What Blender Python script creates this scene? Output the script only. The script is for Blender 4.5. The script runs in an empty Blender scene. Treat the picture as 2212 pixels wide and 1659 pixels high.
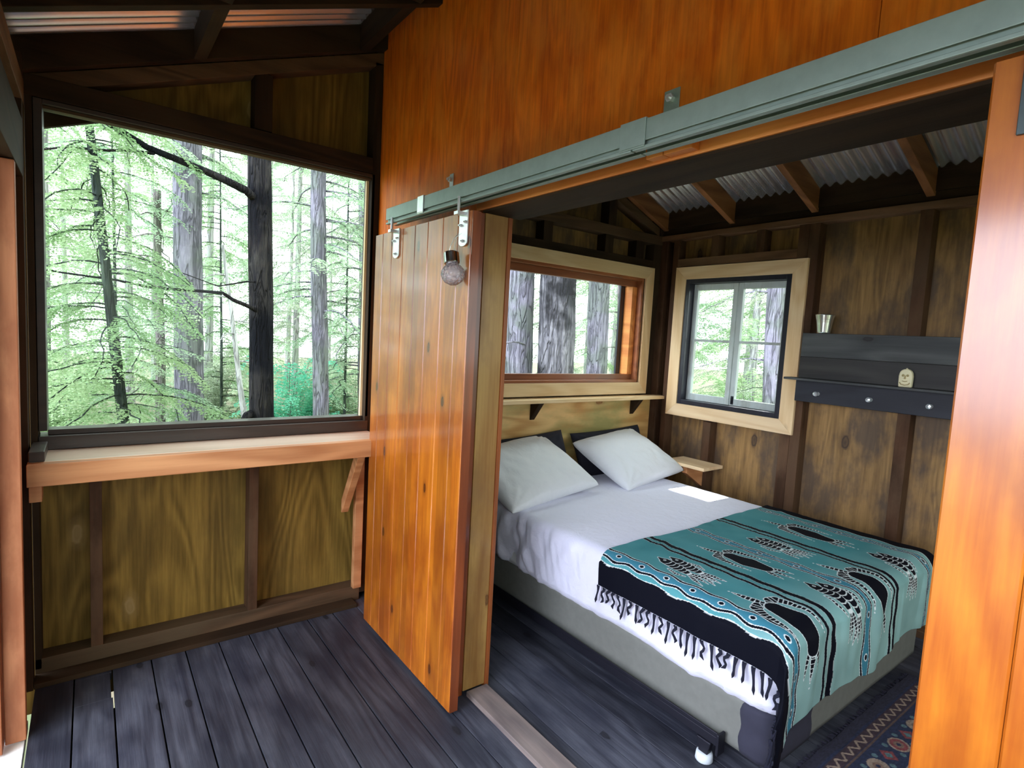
import bpy, math, random
import numpy as np
from mathutils import Vector, Matrix, noise
random.seed(7); rng = np.random.default_rng(11)
C = bpy.context.scene.collection
PI = math.pi
def R(d): return math.radians(d)

# ------------------------------------------------------------------ mesh helpers
class MB:
    def __init__(s): s.v = []; s.f = []
    def add(s, vs, fs):
        b = len(s.v); s.v += [tuple(v) for v in vs]; s.f += [tuple(b+i for i in f) for f in fs]; return s
    def box(s, x0, x1, y0, y1, z0, z1):
        x0, x1 = min(x0, x1), max(x0, x1); y0, y1 = min(y0, y1), max(y0, y1); z0, z1 = min(z0, z1), max(z0, z1)
        return s.add([(x0,y0,z0),(x1,y0,z0),(x1,y1,z0),(x0,y1,z0),(x0,y0,z1),(x1,y0,z1),(x1,y1,z1),(x0,y1,z1)],
              [(3,2,1,0),(4,5,6,7),(0,1,5,4),(1,2,6,5),(2,3,7,6),(3,0,4,7)])
    def bar(s, a, b, w, d, up=(0,0,1)):
        """a beam from a to b, w wide sideways, d deep along up"""
        a = Vector(a); b = Vector(b); t = (b-a).normalized(); u = Vector(up)
        sd = t.cross(u).normalized(); u = sd.cross(t).normalized()
        vs = [p+sd*i*w/2+u*j*d/2 for p in (a, b) for (i, j) in ((-1,-1),(1,-1),(1,1),(-1,1))]
        return s.add(vs, [(0,1,2,3),(7,6,5,4),(0,4,5,1),(1,5,6,2),(2,6,7,3),(3,7,4,0)])
    def prism(s, pts, ax, a, b):
        """closed outline extruded along axis ax from a to b; pts are the two other coordinates in xyz order"""
        def mk(p, t):
            q = list(p); q.insert(ax, t); return tuple(q)
        n = len(pts)
        area = sum(pts[i][0]*pts[(i+1)%n][1]-pts[(i+1)%n][0]*pts[i][1] for i in range(n))
        if (area < 0) != (ax == 1): pts = pts[::-1]
        vs = [mk(p, min(a,b)) for p in pts]+[mk(p, max(a,b)) for p in pts]
        fs = [tuple(range(n))[::-1], tuple(range(n, 2*n))]+[(i, (i+1)%n, n+(i+1)%n, n+i) for i in range(n)]
        return s.add(vs, fs)
    def tube(s, pts, rad, n=8, cap=True):
        pts = [Vector(p) for p in pts]; m = len(pts)
        if not hasattr(rad, '__len__'): rad = [rad]*m
        ref = Vector((0,0,1))
        if abs((pts[-1]-pts[0]).normalized().z) > .8: ref = Vector((1,0,0))
        vs = []
        for i, p in enumerate(pts):
            t = (pts[min(i+1, m-1)]-pts[max(i-1, 0)]).normalized()
            a = t.cross(ref).normalized(); b = t.cross(a)
            for k in range(n):
                th = 2*PI*k/n
                vs.append(p+(a*math.cos(th)+b*math.sin(th))*rad[i])
        fs = [(i*n+k, i*n+(k+1)%n, (i+1)*n+(k+1)%n, (i+1)*n+k) for i in range(m-1) for k in range(n)]
        if cap: fs += [tuple(range(n))[::-1], tuple(range((m-1)*n, m*n))]
        return s.add(vs, fs)
    def lathe(s, prof, c, n=24, M=None):
        vs = []; m = len(prof); c = Vector(c)
        for r, z in prof:
            for k in range(n):
                v = Vector((r*math.cos(2*PI*k/n), r*math.sin(2*PI*k/n), z))
                if M: v = M @ v
                vs.append(c+v)
        fs = [(i*n+k, i*n+(k+1)%n, (i+1)*n+(k+1)%n, (i+1)*n+k) for i in range(m-1) for k in range(n)]
        fs += [tuple(range(n))[::-1], tuple(range((m-1)*n, m*n))]
        return s.add(vs, fs)
    def grid(s, nu, nv, fn, closed_u=False):
        vs = [fn(i, j) for j in range(nv) for i in range(nu)]
        mu = nu if closed_u else nu-1
        fs = [(j*nu+i, j*nu+(i+1)%nu, (j+1)*nu+(i+1)%nu, (j+1)*nu+i) for j in range(nv-1) for i in range(mu)]
        return s.add(vs, fs)

def wloc(o):
    v = Vector((0,0,0))
    while o is not None: v = v+o.location; o = o.parent
    return v
def obj(name, mb, mat, parent=None, smooth=False, bevel=0, at=None, kind=None):
    """ONE mesh object; coordinates are in the world, stored relative to its own origin"""
    me = bpy.data.meshes.new(name)
    org = Vector(at) if at is not None else (wloc(parent) if parent is not None else Vector((0,0,0)))
    me.from_pydata([tuple(Vector(v)-org) for v in mb.v], [], mb.f)
    me.materials.append(mat); me.update()
    if smooth: me.polygons.foreach_set('use_smooth', [True]*len(me.polygons))
    o = bpy.data.objects.new(name, me); C.objects.link(o)
    if parent is not None: o.parent = parent; o.location = org-wloc(parent)
    else: o.location = org
    if bevel:
        m = o.modifiers.new('bevel', 'BEVEL'); m.width = bevel; m.segments = 2; m.limit_method = 'ANGLE'
        m.harden_normals = False
    if kind: o['kind'] = kind
    return o
def obj_np(name, V, F, mat, parent=None, at=None, kind=None, smooth=False):
    org = Vector(at) if at is not None else (wloc(parent) if parent is not None else Vector((0,0,0)))
    V = np.asarray(V, dtype=np.float32)-np.array(org, dtype=np.float32); F = np.asarray(F, dtype=np.int32); k = F.shape[1]
    me = bpy.data.meshes.new(name)
    me.vertices.add(len(V)); me.vertices.foreach_set('co', V.ravel())
    me.loops.add(F.size); me.loops.foreach_set('vertex_index', F.ravel())
    me.polygons.add(len(F)); me.polygons.foreach_set('loop_start', np.arange(len(F), dtype=np.int32)*k)
    me.polygons.foreach_set('loop_total', np.full(len(F), k, dtype=np.int32))
    me.update(calc_edges=True)
    if smooth: me.polygons.foreach_set('use_smooth', np.ones(len(F), dtype=bool))
    me.materials.append(mat)
    o = bpy.data.objects.new(name, me); C.objects.link(o)
    if parent is not None: o.parent = parent; o.location = org-wloc(parent)
    else: o.location = org
    if kind: o['kind'] = kind
    return o
def empty(name, loc):
    o = bpy.data.objects.new(name, None); C.objects.link(o); o.location = loc; o.empty_display_size = .1; return o
def tag(o, label, cat, group=None, kind=None):
    o['label'] = label; o['category'] = cat
    if group: o['group'] = group
    if kind: o['kind'] = kind
    return o
def struct(name, mb, mat, **k):
    return obj(name, mb, mat, kind='structure', **k)

# ------------------------------------------------------------------ material helpers
class NT:
    def __init__(s, name):
        s.m = bpy.data.materials.new(name); s.m.use_nodes = True
        s.t = s.m.node_tree; s.b = s.t.nodes['Principled BSDF']; s.out = s.t.nodes['Material Output']
    def n(s, typ, **k):
        o = s.t.nodes.new(typ)
        for a, b in k.items():
            if a in ('inp',):
                for q, w in b.items():
                    if hasattr(w, 'is_output'): s.t.links.new(w, o.inputs[q])
                    else: o.inputs[q].default_value = w
            else: setattr(o, a, b)
        return o
    def link(s, a, b): s.t.links.new(a, b)
    def math(s, op, a, b=None, clamp=False):
        o = s.n('ShaderNodeMath', operation=op, use_clamp=clamp)
        for i, w in enumerate((a, b)):
            if w is None: continue
            if hasattr(w, 'is_output'): s.link(w, o.inputs[i])
            else: o.inputs[i].default_value = w
        return o.outputs[0]
    def mix(s, f, a, b, bt='MIX'):
        o = s.n('ShaderNodeMix', data_type='RGBA', blend_type=bt)
        for i, w in ((0, f), (6, a), (7, b)):
            if hasattr(w, 'is_output'): s.link(w, o.inputs[i])
            else: o.inputs[i].default_value = w if i == 0 else (*w, 1)[:4]
        return o.outputs[2]
    def ramp(s, f, stops, interp='LINEAR'):
        o = s.n('ShaderNodeValToRGB'); cr = o.color_ramp; cr.interpolation = interp
        while len(cr.elements) < len(stops): cr.elements.new(.5)
        for e, (p, c) in zip(cr.elements, stops):
            e.position = p; e.color = (*c, 1)[:4] if hasattr(c, '__len__') else (c, c, c, 1)
        s.link(f, o.inputs[0]); return o.outputs[0]
    def coords(s, scale=(1,1,1), rand=True):
        tc = s.n('ShaderNodeTexCoord'); v = tc.outputs['Object']; s.raw = v
        if rand:
            oi = s.n('ShaderNodeObjectInfo')
            mu = s.n('ShaderNodeVectorMath', operation='SCALE', inp={0: (7.3, 3.1, 5.7)})
            s.link(oi.outputs['Random'], mu.inputs['Scale'])
            ad = s.n('ShaderNodeVectorMath', operation='ADD'); s.link(v, ad.inputs[0]); s.link(mu.outputs[0], ad.inputs[1]); v = ad.outputs[0]
            s.rand = oi.outputs['Random']
        mp = s.n('ShaderNodeMapping'); s.link(v, mp.inputs[0]); mp.inputs['Scale'].default_value = scale
        return mp.outputs[0], v
    def noise(s, v, scale, detail=4, rough=.55, dist=0):
        o = s.n('ShaderNodeTexNoise'); s.link(v, o.inputs['Vector'])
        o.inputs['Scale'].default_value = scale; o.inputs['Detail'].default_value = detail
        o.inputs['Roughness'].default_value = rough; o.inputs['Distortion'].default_value = dist
        return o.outputs['Fac']
    def bump(s, h, strength=.3, dist=.01):
        o = s.n('ShaderNodeBump'); s.link(h, o.inputs['Height'])
        o.inputs['Strength'].default_value = strength; o.inputs['Distance'].default_value = dist
        s.link(o.outputs[0], s.b.inputs['Normal']); return o

def mat(name, col, rough=.6, metal=0, **k):
    t = NT(name); t.b.inputs['Base Color'].default_value = (*col, 1); t.b.inputs['Roughness'].default_value = rough
    t.b.inputs['Metallic'].default_value = metal
    for a, b in k.items(): t.b.inputs[a.replace('_', ' ')].default_value = b
    v, _ = t.coords((1,1,1))
    f = t.noise(v, 30, 4); c = t.mix(f, tuple(x*.8 for x in col), tuple(min(1, x*1.15) for x in col))
    t.link(c, t.b.inputs['Base Color'])
    return t.m

def wood(name, c1, c2, axis='z', rough=.6, coat=0, grain=.5, ring=.35, ringf=9., knots=0., kscale=3.5, kcol=(.05,.015,.005),
         blotch=None, bamt=0., bscale=2.2, bump=.25, spec=.4, jitter=.25, coat_rough=.12, thr=.5, plank=None, rscale=3.2, kd=None):
    t = NT(name)
    st = {'x': (.05,1,1), 'y': (1,.05,1), 'z': (1,1,.05)}[axis]
    st2 = {'x': (.16,1,1), 'y': (1,.16,1), 'z': (1,1,.16)}[axis]
    st3 = {'x': (.45,1,1), 'y': (1,.45,1), 'z': (1,1,.45)}[axis]
    g, v = t.coords(st)
    def mp(sc):
        m = t.n('ShaderNodeMapping'); t.link(v, m.inputs[0]); m.inputs['Scale'].default_value = sc; return m.outputs[0]
    fine = t.noise(g, 90, 5, .6)
    big = t.noise(mp(st2), rscale, 2, .5, .4)
    rings = t.math('SINE', t.math('MULTIPLY', big, ringf*6.283))
    rings = t.math('MULTIPLY_ADD', rings, .5); rings.node.inputs[2].default_value = .5
    f = t.math('ADD', t.math('MULTIPLY', fine, grain), t.math('MULTIPLY', rings, ring))
    f = t.math('ADD', f, t.math('MULTIPLY', t.noise(g, 12, 3), .5))
    f = t.math('MULTIPLY', f, 1/(grain+ring+.5))
    f = t.ramp(f, [(.3, 0.), (.72, 1.)])
    c = t.mix(f, c1, c2)
    if blotch:
        bf = t.ramp(t.noise(mp(st3), bscale, 5, .62), [(thr-.06, 0.), (thr+.1, 1.)])
        c = t.mix(t.math('MULTIPLY', bf, bamt), c, blotch)
    if knots:
        vo = t.n('ShaderNodeTexVoronoi', feature='F1')
        if kd is None: t.link(mp(st3), vo.inputs['Vector'])
        else:
            vo.voronoi_dimensions = '2D'; s3 = t.n('ShaderNodeSeparateXYZ'); t.link(mp(st3), s3.inputs[0]); c3 = t.n('ShaderNodeCombineXYZ')
            for i_, a_ in enumerate([a for a in (0, 1, 2) if a != kd]): t.link(s3.outputs[a_], c3.inputs[i_])
            t.link(c3.outputs[0], vo.inputs['Vector'])
        vo.inputs['Scale'].default_value = kscale
        d = vo.outputs['Distance']
        nz = t.noise(v, 25, 3)
        d = t.math('ADD', d, t.math('MULTIPLY', t.math('SUBTRACT', nz, .5), .07))
        sep = t.n('ShaderNodeSeparateColor'); t.link(vo.outputs['Color'], sep.inputs[0])
        on = t.math('LESS_THAN', sep.outputs[0], knots)
        kf = t.ramp(d, [(.0, .9), (.04, .75), (.06, 1.), (.085, .3), (.17, 0.)])
        c = t.mix(t.math('MULTIPLY', kf, on), c, kcol)
    if jitter:
        hs = t.n('ShaderNodeHueSaturation'); t.link(c, hs.inputs['Color'])
        t.link(t.math('ADD', t.math('MULTIPLY', t.rand, jitter), 1-jitter/2), hs.inputs['Value']); c = hs.outputs[0]
    if plank:
        pi_, pitch, amt, off = plank; sx = t.n('ShaderNodeSeparateXYZ'); t.link(t.raw, sx.inputs[0])
        q = t.math('FLOOR', t.math('MULTIPLY', t.math('SUBTRACT', sx.outputs[pi_], off), 1/pitch))
        wn = t.n('ShaderNodeTexWhiteNoise', noise_dimensions='1D'); t.link(q, wn.inputs['W'])
        hs = t.n('ShaderNodeHueSaturation'); t.link(c, hs.inputs['Color'])
        t.link(t.math('ADD', t.math('MULTIPLY', wn.outputs['Value'], amt), 1-amt/2), hs.inputs['Value']); c = hs.outputs[0]
    t.link(c, t.b.inputs['Base Color'])
    t.b.inputs['Roughness'].default_value = rough; t.b.inputs['Specular IOR Level'].default_value = spec
    if coat:
        t.b.inputs['Coat Weight'].default_value = coat; t.b.inputs['Coat Roughness'].default_value = coat_rough; t.b.inputs['Coat IOR'].default_value = 1.6
    t.bump(f, bump, .003)
    return t.m

def glass_mat(name, tint=(.97,1,.99)):
    t = NT(name); tr = t.n('ShaderNodeBsdfTransparent'); tr.inputs[0].default_value = (*tint, 1)
    gl = t.n('ShaderNodeBsdfGlossy'); gl.inputs['Roughness'].default_value = .02
    fr = t.n('ShaderNodeLayerWeight'); fr.inputs[0].default_value = .5
    fac = t.math('MULTIPLY_ADD', t.math('POWER', fr.outputs['Facing'], 5.), .25); fac.node.inputs[2].default_value = .006
    mx = t.n('ShaderNodeMixShader'); t.link(fac, mx.inputs[0]); t.link(tr.outputs[0], mx.inputs[1]); t.link(gl.outputs[0], mx.inputs[2])
    t.link(mx.outputs[0], t.out.inputs['Surface']); return t.m

def leaf_mat(name, c1, c2):
    t = NT(name); v, _ = t.coords((1,1,1), rand=False)
    f = t.ramp(t.noise(v, 1.6, 4), [(.35, 0.), (.65, 1.)])
    c = t.mix(f, c1, c2)
    d = t.n('ShaderNodeBsdfDiffuse'); tl = t.n('ShaderNodeBsdfTranslucent'); t.link(c, d.inputs[0]); t.link(c, tl.inputs[0])
    mx = t.n('ShaderNodeMixShader', inp={0: .45}); t.link(d.outputs[0], mx.inputs[1]); t.link(tl.outputs[0], mx.inputs[2])
    t.link(mx.outputs[0], t.out.inputs['Surface']); return t.m

def bark_mat(name, c1, c2, c3, s=22, lichen=None):
    t = NT(name); g, v = t.coords((1,1,.14))
    f = t.noise(g, s, 6, .7, 1.2); f2 = t.noise(v, 1.8, 4)
    rid = t.math('ABSOLUTE', t.math('SUBTRACT', t.noise(g, s*.55, 3, .5, .8), .5))
    crack = t.ramp(rid, [(.0, 0.), (.07, 1.)])
    c = t.mix(t.ramp(f, [(.38, 0.), (.62, 1.)]), c1, c2)
    c = t.mix(t.ramp(f2, [(.45, 0.), (.58, 1.)]), c, c3)
    c = t.mix(t.math('MULTIPLY', t.math('SUBTRACT', 1., crack), .55), c, tuple(x*.4 for x in c1))
    t.link(c, t.b.inputs['Base Color']); t.b.inputs['Roughness'].default_value = .9
    t.b.inputs['Specular IOR Level'].default_value = .1
    t.bump(t.math('ADD', crack, f), 1., .03); return t.m

M = {}
M['ply_orange'] = wood('plywood_stained_orange', (.95,.215,.010), (.46,.07,.002), 'z', .5, .1, grain=1.1, ring=.25, ringf=8, rscale=6, blotch=(1.,.33,.04), bamt=.35, bscale=9, coat_rough=.3, jitter=0, bump=.2, spec=.25)
M['door_wood'] = wood('tongue_groove_varnished_pine', (.60,.19,.012), (.36,.08,.004), 'z', .4, .8, grain=.8, ring=.25, ringf=8, rscale=6, knots=.3, kscale=7.5, kd=1, kcol=(.05,.008,.002), blotch=(.22,.035,.003), bamt=.6, bscale=4, jitter=.1, coat_rough=.13, bump=.12, plank=(0, .115, .35, .25))
M['door_wood_b'] = wood('knotty_varnished_pine', (.56,.18,.012), (.34,.075,.004), 'z', .42, .8, grain=.8, ring=.4, ringf=7, rscale=4, knots=.45, kscale=4.2, kd=1, kcol=(.07,.014,.003), blotch=(.22,.04,.003), bamt=.65, bscale=3.5, jitter=0, coat_rough=.17, bump=.12)
M['door_edge'] = wood('varnished_pine_edge', (.26,.06,.014), (.12,.025,.006), 'z', .4, .5, jitter=.1)
M['jamb'] = wood('pale_jamb_pine', (.5,.3,.09), (.3,.14,.035), 'z', .5, .15, grain=.7, ring=.5, ringf=5, knots=.4, kscale=7, kd=0, kcol=(.12,.05,.015), blotch=(.2,.085,.025), bamt=.55, bscale=4, jitter=0)
M['jamb_trim'] = wood('red_brown_trim', (.3,.085,.02), (.16,.04,.01), 'z', .5, .2)
M['header'] = wood('orange_header_lumber', (.85,.33,.08), (.6,.18,.035), 'x', .55, .1, ring=.5)
M['dark_x'] = wood('dark_stained_lumber_x', (.04,.022,.011), (.016,.009,.005), 'x', .75, blotch=(.055,.034,.016), bamt=.4, spec=.15)
M['dark_y'] = wood('dark_stained_lumber_y', (.04,.022,.011), (.016,.009,.005), 'y', .75, blotch=(.055,.034,.016), bamt=.4, spec=.15)
M['dark_z'] = wood('dark_stained_lumber_z', (.04,.022,.011), (.016,.009,.005), 'z', .75, blotch=(.055,.034,.016), bamt=.4, spec=.15)
M['stud'] = wood('weathered_stud', (.085,.038,.018), (.035,.016,.007), 'z', .7, blotch=(.13,.075,.04), bamt=.5, bscale=5, spec=.2)
M['plate_x'] = wood('weathered_plate_x', (.2,.1,.05), (.09,.045,.022), 'x', .7, blotch=(.26,.16,.1), bamt=.4, spec=.25)
M['plate_y'] = wood('weathered_plate_y', (.12,.066,.033), (.055,.03,.014), 'y', .7, blotch=(.12,.09,.05), bamt=.4, spec=.25)
M['rafter'] = wood('rafter_lumber', (.34,.14,.05), (.17,.065,.02), 'y', .65, ring=.4)
M['ply_porch'] = wood('olive_pine_plywood', (.28,.17,.035), (.10,.058,.009), 'z', .6, ring=.4, ringf=14, rscale=3.2, grain=1.1, knots=.3, kscale=4, kd=0, kcol=(.3,.2,.08), blotch=(.06,.037,.01), bamt=.5, jitter=.1, spec=.2)
M['ply_bed'] = wood('stained_grey_brown_plywood', (.42,.24,.085), (.17,.095,.035), 'z', .6, grain=1.1, ring=.3, ringf=9, rscale=5, knots=.15, kscale=3.5, kd=1, kcol=(.05,.03,.02), blotch=(.085,.06,.045), bamt=.8, bscale=4.5, jitter=.05, spec=.3)
M['trim_pale'] = wood('pale_pine_trim', (.9,.66,.38), (.74,.47,.22), 'z', .5, .1, ring=.3, knots=.22, kscale=7, kcol=(.3,.13,.05), jitter=.1)
M['trim_pale_y'] = wood('pale_pine_trim_y', (.88,.66,.38), (.72,.48,.23), 'y', .5, .1, ring=.3, knots=.22, kscale=7, kcol=(.3,.13,.05), jitter=.1)
M['trim_pale_x'] = wood('pale_pine_trim_x', (.9,.68,.42), (.76,.5,.26), 'x', .5, .1, ring=.3, knots=.22, kscale=7, kcol=(.3,.13,.05), jitter=.1)
M['headboard'] = wood('knotty_pine_board', (.78,.5,.2), (.55,.29,.09), 'y', .55, .1, ring=.8, ringf=7, rscale=4, knots=.3, kscale=5, kd=0, kcol=(.25,.1,.03), blotch=(.25,.27,.09), bamt=.75, bscale=2.2, thr=.5, jitter=0)
M['sash_red'] = wood('red_brown_sash', (.34,.11,.035), (.2,.06,.02), 'y', .4, .4)
M['sash_black'] = wood('blue_black_frame', (.018,.017,.03), (.01,.01,.018), 'z', .45, .2)
M['sash_white'] = wood('chipped_grey_white_paint', (.62,.68,.66), (.5,.55,.52), 'z', .55, ring=.1, blotch=(.3,.28,.22), bamt=.5, bscale=7, thr=.6)
M['win_dark'] = wood('very_dark_window_frame', (.04,.025,.018), (.022,.014,.01), 'y', .5, .2)
M['floor'] = wood('weathered_blue_grey_decking', (.085,.09,.115), (.022,.023,.034), 'x', .6, grain=1., ring=.4, ringf=8, rscale=5, knots=.2, kscale=6, kd=2, kcol=(.01,.01,.014), blotch=(.014,.016,.03), bamt=.65, bscale=4.5, jitter=0, bump=.4, plank=(1, .139, .5, -.09), spec=.4)
M['threshold'] = wood('worn_threshold_board', (.22,.17,.15), (.1,.08,.08), 'x', .7, knots=.3, kscale=5, kcol=(.04,.03,.03), blotch=(.3,.25,.22), bamt=.4)
M['counter'] = wood('counter_lumber', (.62,.30,.13), (.42,.17,.065), 'y', .5, .15, ring=.5, knots=.3, kscale=5, kd=0, kcol=(.22,.08,.03))
M['counter_top'] = wood('counter_top_board', (.72,.55,.42), (.55,.38,.26), 'y', .38, .5, ring=.3, coat_rough=.25)
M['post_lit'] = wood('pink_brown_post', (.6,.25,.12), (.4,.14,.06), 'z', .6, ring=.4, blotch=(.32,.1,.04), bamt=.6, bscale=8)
M['rack'] = wood('grey_barnwood', (.085,.088,.085), (.04,.042,.043), 'x', .6, ring=.4, knots=.3, kscale=5, kcol=(.015,.013,.012), jitter=.4)
M['rack_dark'] = wood('charcoal_barnwood', (.05,.046,.042), (.024,.022,.022), 'x', .6, ring=.4, jitter=.2)
M['rack_black'] = wood('blue_black_barnwood', (.022,.023,.032), (.012,.012,.018), 'x', .55, ring=.4, jitter=.2)
M['galv'] = mat('galvanised_steel', (.33,.42,.4), .5, .5)
M['zinc'] = mat('bright_zinc', (.8,.84,.88), .3, .8)
M['dark_metal'] = mat('black_metal', (.02,.02,.03), .45, .5)
M['chrome'] = mat('bucket_tin', (.75,.78,.74), .25, .95)
M['glass'] = glass_mat('window_glass')
M['bulb'] = None
M['navy'] = mat('navy_pillow', (.012,.012,.022), .9)
M['ivory'] = mat('ivory_carving', (.86,.78,.5), .55)
M['plastic'] = mat('white_plastic_caster', (.75,.82,.86), .4)
M['box_fabric'] = mat('grey_green_box_fabric', (.17,.175,.155), .9)
M['ground'] = None

def cloth_mat(name, col, bumpy=.15):
    t = NT(name); v, _ = t.coords((1,1,1), rand=False); f = t.noise(v, 300, 2)
    t.b.inputs['Base Color'].default_value = (*col, 1); t.b.inputs['Roughness'].default_value = .9
    t.b.inputs['Sheen Weight'].default_value = .3
    g = t.noise(v, 14, 4); c = t.mix(g, tuple(x*.95 for x in col), col); t.link(c, t.b.inputs['Base Color'])
    h = t.math('ADD', t.math('MULTIPLY', f, .1), t.noise(v, 16, 3, .5, .8)); t.bump(h, bumpy, .02); return t.m
M['sheet'] = cloth_mat('white_cotton_sheet', (.80,.80,.95), .3)
M['pillow'] = cloth_mat('white_pillowcase', (.84,.86,.88), .25)

t = NT('corrugated_metal'); v, _ = t.coords((1,1,1), rand=False)
c = t.mix(t.noise(v, 5, 4), (.8,.8,.88), (.92,.92,1.)); t.link(c, t.b.inputs['Base Color'])
t.b.inputs['Metallic'].default_value = .75; t.b.inputs['Roughness'].default_value = .27; M['roof'] = t.m

t = NT('forest_ground'); v, _ = t.coords((1,1,1), rand=False)
c = t.mix(t.ramp(t.noise(v, 1.2, 8, .7), [(.4, 0.), (.6, 1.)]), (.2,.165,.11), (.12,.17,.07)); t.link(c, t.b.inputs['Base Color'])
t.b.inputs['Roughness'].default_value = 1; M['ground'] = t.m

t = NT('crackled_bulb_glass'); tr = t.n('ShaderNodeBsdfTransparent'); tr.inputs[0].default_value = (.95,.9,.93,1)
gl = t.n('ShaderNodeBsdfGlossy'); gl.inputs['Roughness'].default_value = .08
df = t.n('ShaderNodeBsdfDiffuse'); df.inputs[0].default_value = (.85,.75,.82,1)
vv, _ = t.coords((1,1,1), rand=False); vo = t.n('ShaderNodeTexVoronoi', feature='DISTANCE_TO_EDGE'); t.link(vv, vo.inputs['Vector']); vo.inputs['Scale'].default_value = 65
bp = t.n('ShaderNodeBump'); bp.inputs['Strength'].default_value = .8; bp.inputs['Distance'].default_value = .004; t.link(t.ramp(vo.outputs['Distance'], [(0, 0.), (.2, 1.)]), bp.inputs['Height']); t.link(bp.outputs[0], gl.inputs['Normal'])
lw = t.n('ShaderNodeLayerWeight'); lw.inputs[0].default_value = .35; t.link(bp.outputs[0], lw.inputs['Normal'])
m1 = t.n('ShaderNodeMixShader', inp={0: .32}); t.link(tr.outputs[0], m1.inputs[1]); t.link(df.outputs[0], m1.inputs[2])
m2 = t.n('ShaderNodeMixShader'); t.link(lw.outputs['Fresnel'], m2.inputs[0]); t.link(m1.outputs[0], m2.inputs[1]); t.link(gl.outputs[0], m2.inputs[2])
t.link(m2.outputs[0], t.out.inputs['Surface']); M['bulb'] = t.m

# ------------------------------------------------------------------ THE SETTING
XE = 3.75           # far end of the cabin
YF, YB = -1.46, 2.40  # inner faces of front and back wall
def zr(y):          # underside of the rafters
    return 3.0+.385*y if y < .47 else 3.363-.387*y
# floor boards, real gaps between them (they run along x)
fb = MB(); edges = [-1.46,-1.33,-1.20,-1.055,-.92,-.78,-.645,-.51,-.36,-.225,-.09]
for a, b in zip(edges[:-1], edges[1:]):
    g = .0035
    if abs(b+1.20) < .01:      # wider gap with daylight showing through
        fb.box(0, .1, a+g, b-g*.3, -.035, 0).box(.1, .3, a+g, b-g-.0035, -.035, 0).box(.3, XE, a+g, b-g*.6, -.035, 0)
    else:
        fb.box(0, XE, a+g, b-g*.5, -.035, 0)
y = -.09
while y < 2.5:
    yy = y+.139; fb.box(-.09, XE, y+.002, yy-.0015, -.035, 0); y = yy
floor = struct('floor', fb, M['floor'], bevel=.0015)
bt = MB()  # strips added beneath the gaps to stop daylight between the boards
for y in edges[1:]:
    bt.box(.32 if abs(y+1.2) < .01 else .0, XE, y-.012, y+.012, -.05, -.0355)
obj('gap_light_stop', bt, M['dark_x'], floor)
tb = MB().box(1.06, XE, .012, .118, .0, .022); obj('threshold', tb, M['threshold'], floor, bevel=.003)
jo = MB()
for x in (.6, 1.2, 1.8, 2.4, 3.0, 3.6): jo.box(x-.02, x+.02, -1.5, 2.5, -.2, -.036)
obj('joist', jo, M['dark_y'], floor)
# landing outside the front door
ld = MB()
for i in range(9): ld.box(.28, 2.3, -1.60-.14*i, -1.465-.14*i, -.045, -.008)
struct('trim_1', ld, wood('daylit_pale_decking', (.85,.82,.78), (.7,.68,.66), 'x', .7), bevel=.002)  # daylight put into the tone: pale boards so the landing comes out white
# forest ground
gm = MB().grid(60, 60, lambda i, j: (-45+i*1.4, -30+j*1.4, -1.0+.25*noise.noise(Vector((i*.3, j*.3, 0)))-.02*max(0, (12-i))))
struct('ground', gm, M['ground'], smooth=True)

struct('light_block_skirt', MB().box(-.1, XE+.1, -1.60, -1.56, -1.4, -.21).box(XE+.06, XE+.1, -1.56, 2.5, -1.4, -.21).box(-.1, XE+.1, 2.5, 2.54, -1.4, -.21), M['dark_x'])  # skirt walls added to keep the space under the floor dark

# partition wall: stained plywood, framed above the opening
pw = MB()
top = lambda x: zr(0)+.12
XO0, XO1, ZO = 1.05, 2.78, 2.075
def sheet(x0, x1, z0, z1): pw.box(x0+.0008, x1-.0008, .0, .012, z0, z1)
sheet(0, XO0-.05, 0, ZO); sheet(0, 1.205, ZO, 3.1); sheet(1.205, 2.43, ZO, 3.1); sheet(2.43, XE, ZO, 3.1); sheet(XO1+.05, XE, 0, ZO)
part = struct('wall_partition', pw, M['ply_orange'])
core = MB().box(0, 1.0, .0125, .105, 0, 3.1).box(1.0, XE, .0125, .105, ZO+.01, 3.1).box(XO1+.04, XE, .0125, .105, 0, ZO)
obj('framing', core, M['dark_x'], part)
obj('header_board', MB().box(XO0-.04, XO1+.04, -.022, .13, 2.038, ZO), M['header'], part, bevel=.002)
obj('header_underside', MB().box(XO0, XO1, -.015, .17, 2.03, 2.0375), M['dark_x'], part)
obj('door_jamb', MB().box(XO0-.028, XO0, .0, .11, .02, 2.03), M['jamb'], part, bevel=.001)
obj('jamb_edge', MB().box(XO0-.085, XO0-.004, -.022, -.001, .0, 2.03), M['door_edge'], part, bevel=.002)
obj('jamb_edge', MB().box(XO0-.04, XO0+.006, .111, .13, .0, 2.03), M['jamb_trim'], part, bevel=.002)
obj('door_jamb', MB().box(XO1, XO1+.028, .0, .11, .02, 2.03), M['jamb'], part, bevel=.001)
# two small packing blocks over the opening
for a, b in ((1.90, 1.955), (1.958, 2.045)):
    obj('packing_block', MB().box(a, b, -.055, -.0225, 2.045, 2.083), M['header'], part, bevel=.0015)

# left wall (gable end): plywood behind open studs; porch window and bedroom window
def plywall(name, pieces, m, fn):
    mb = MB()
    for p in pieces: fn(mb, p)
    return struct(name, mb, m)
lw = MB()
T = -.09   # face of the plywood
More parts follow.
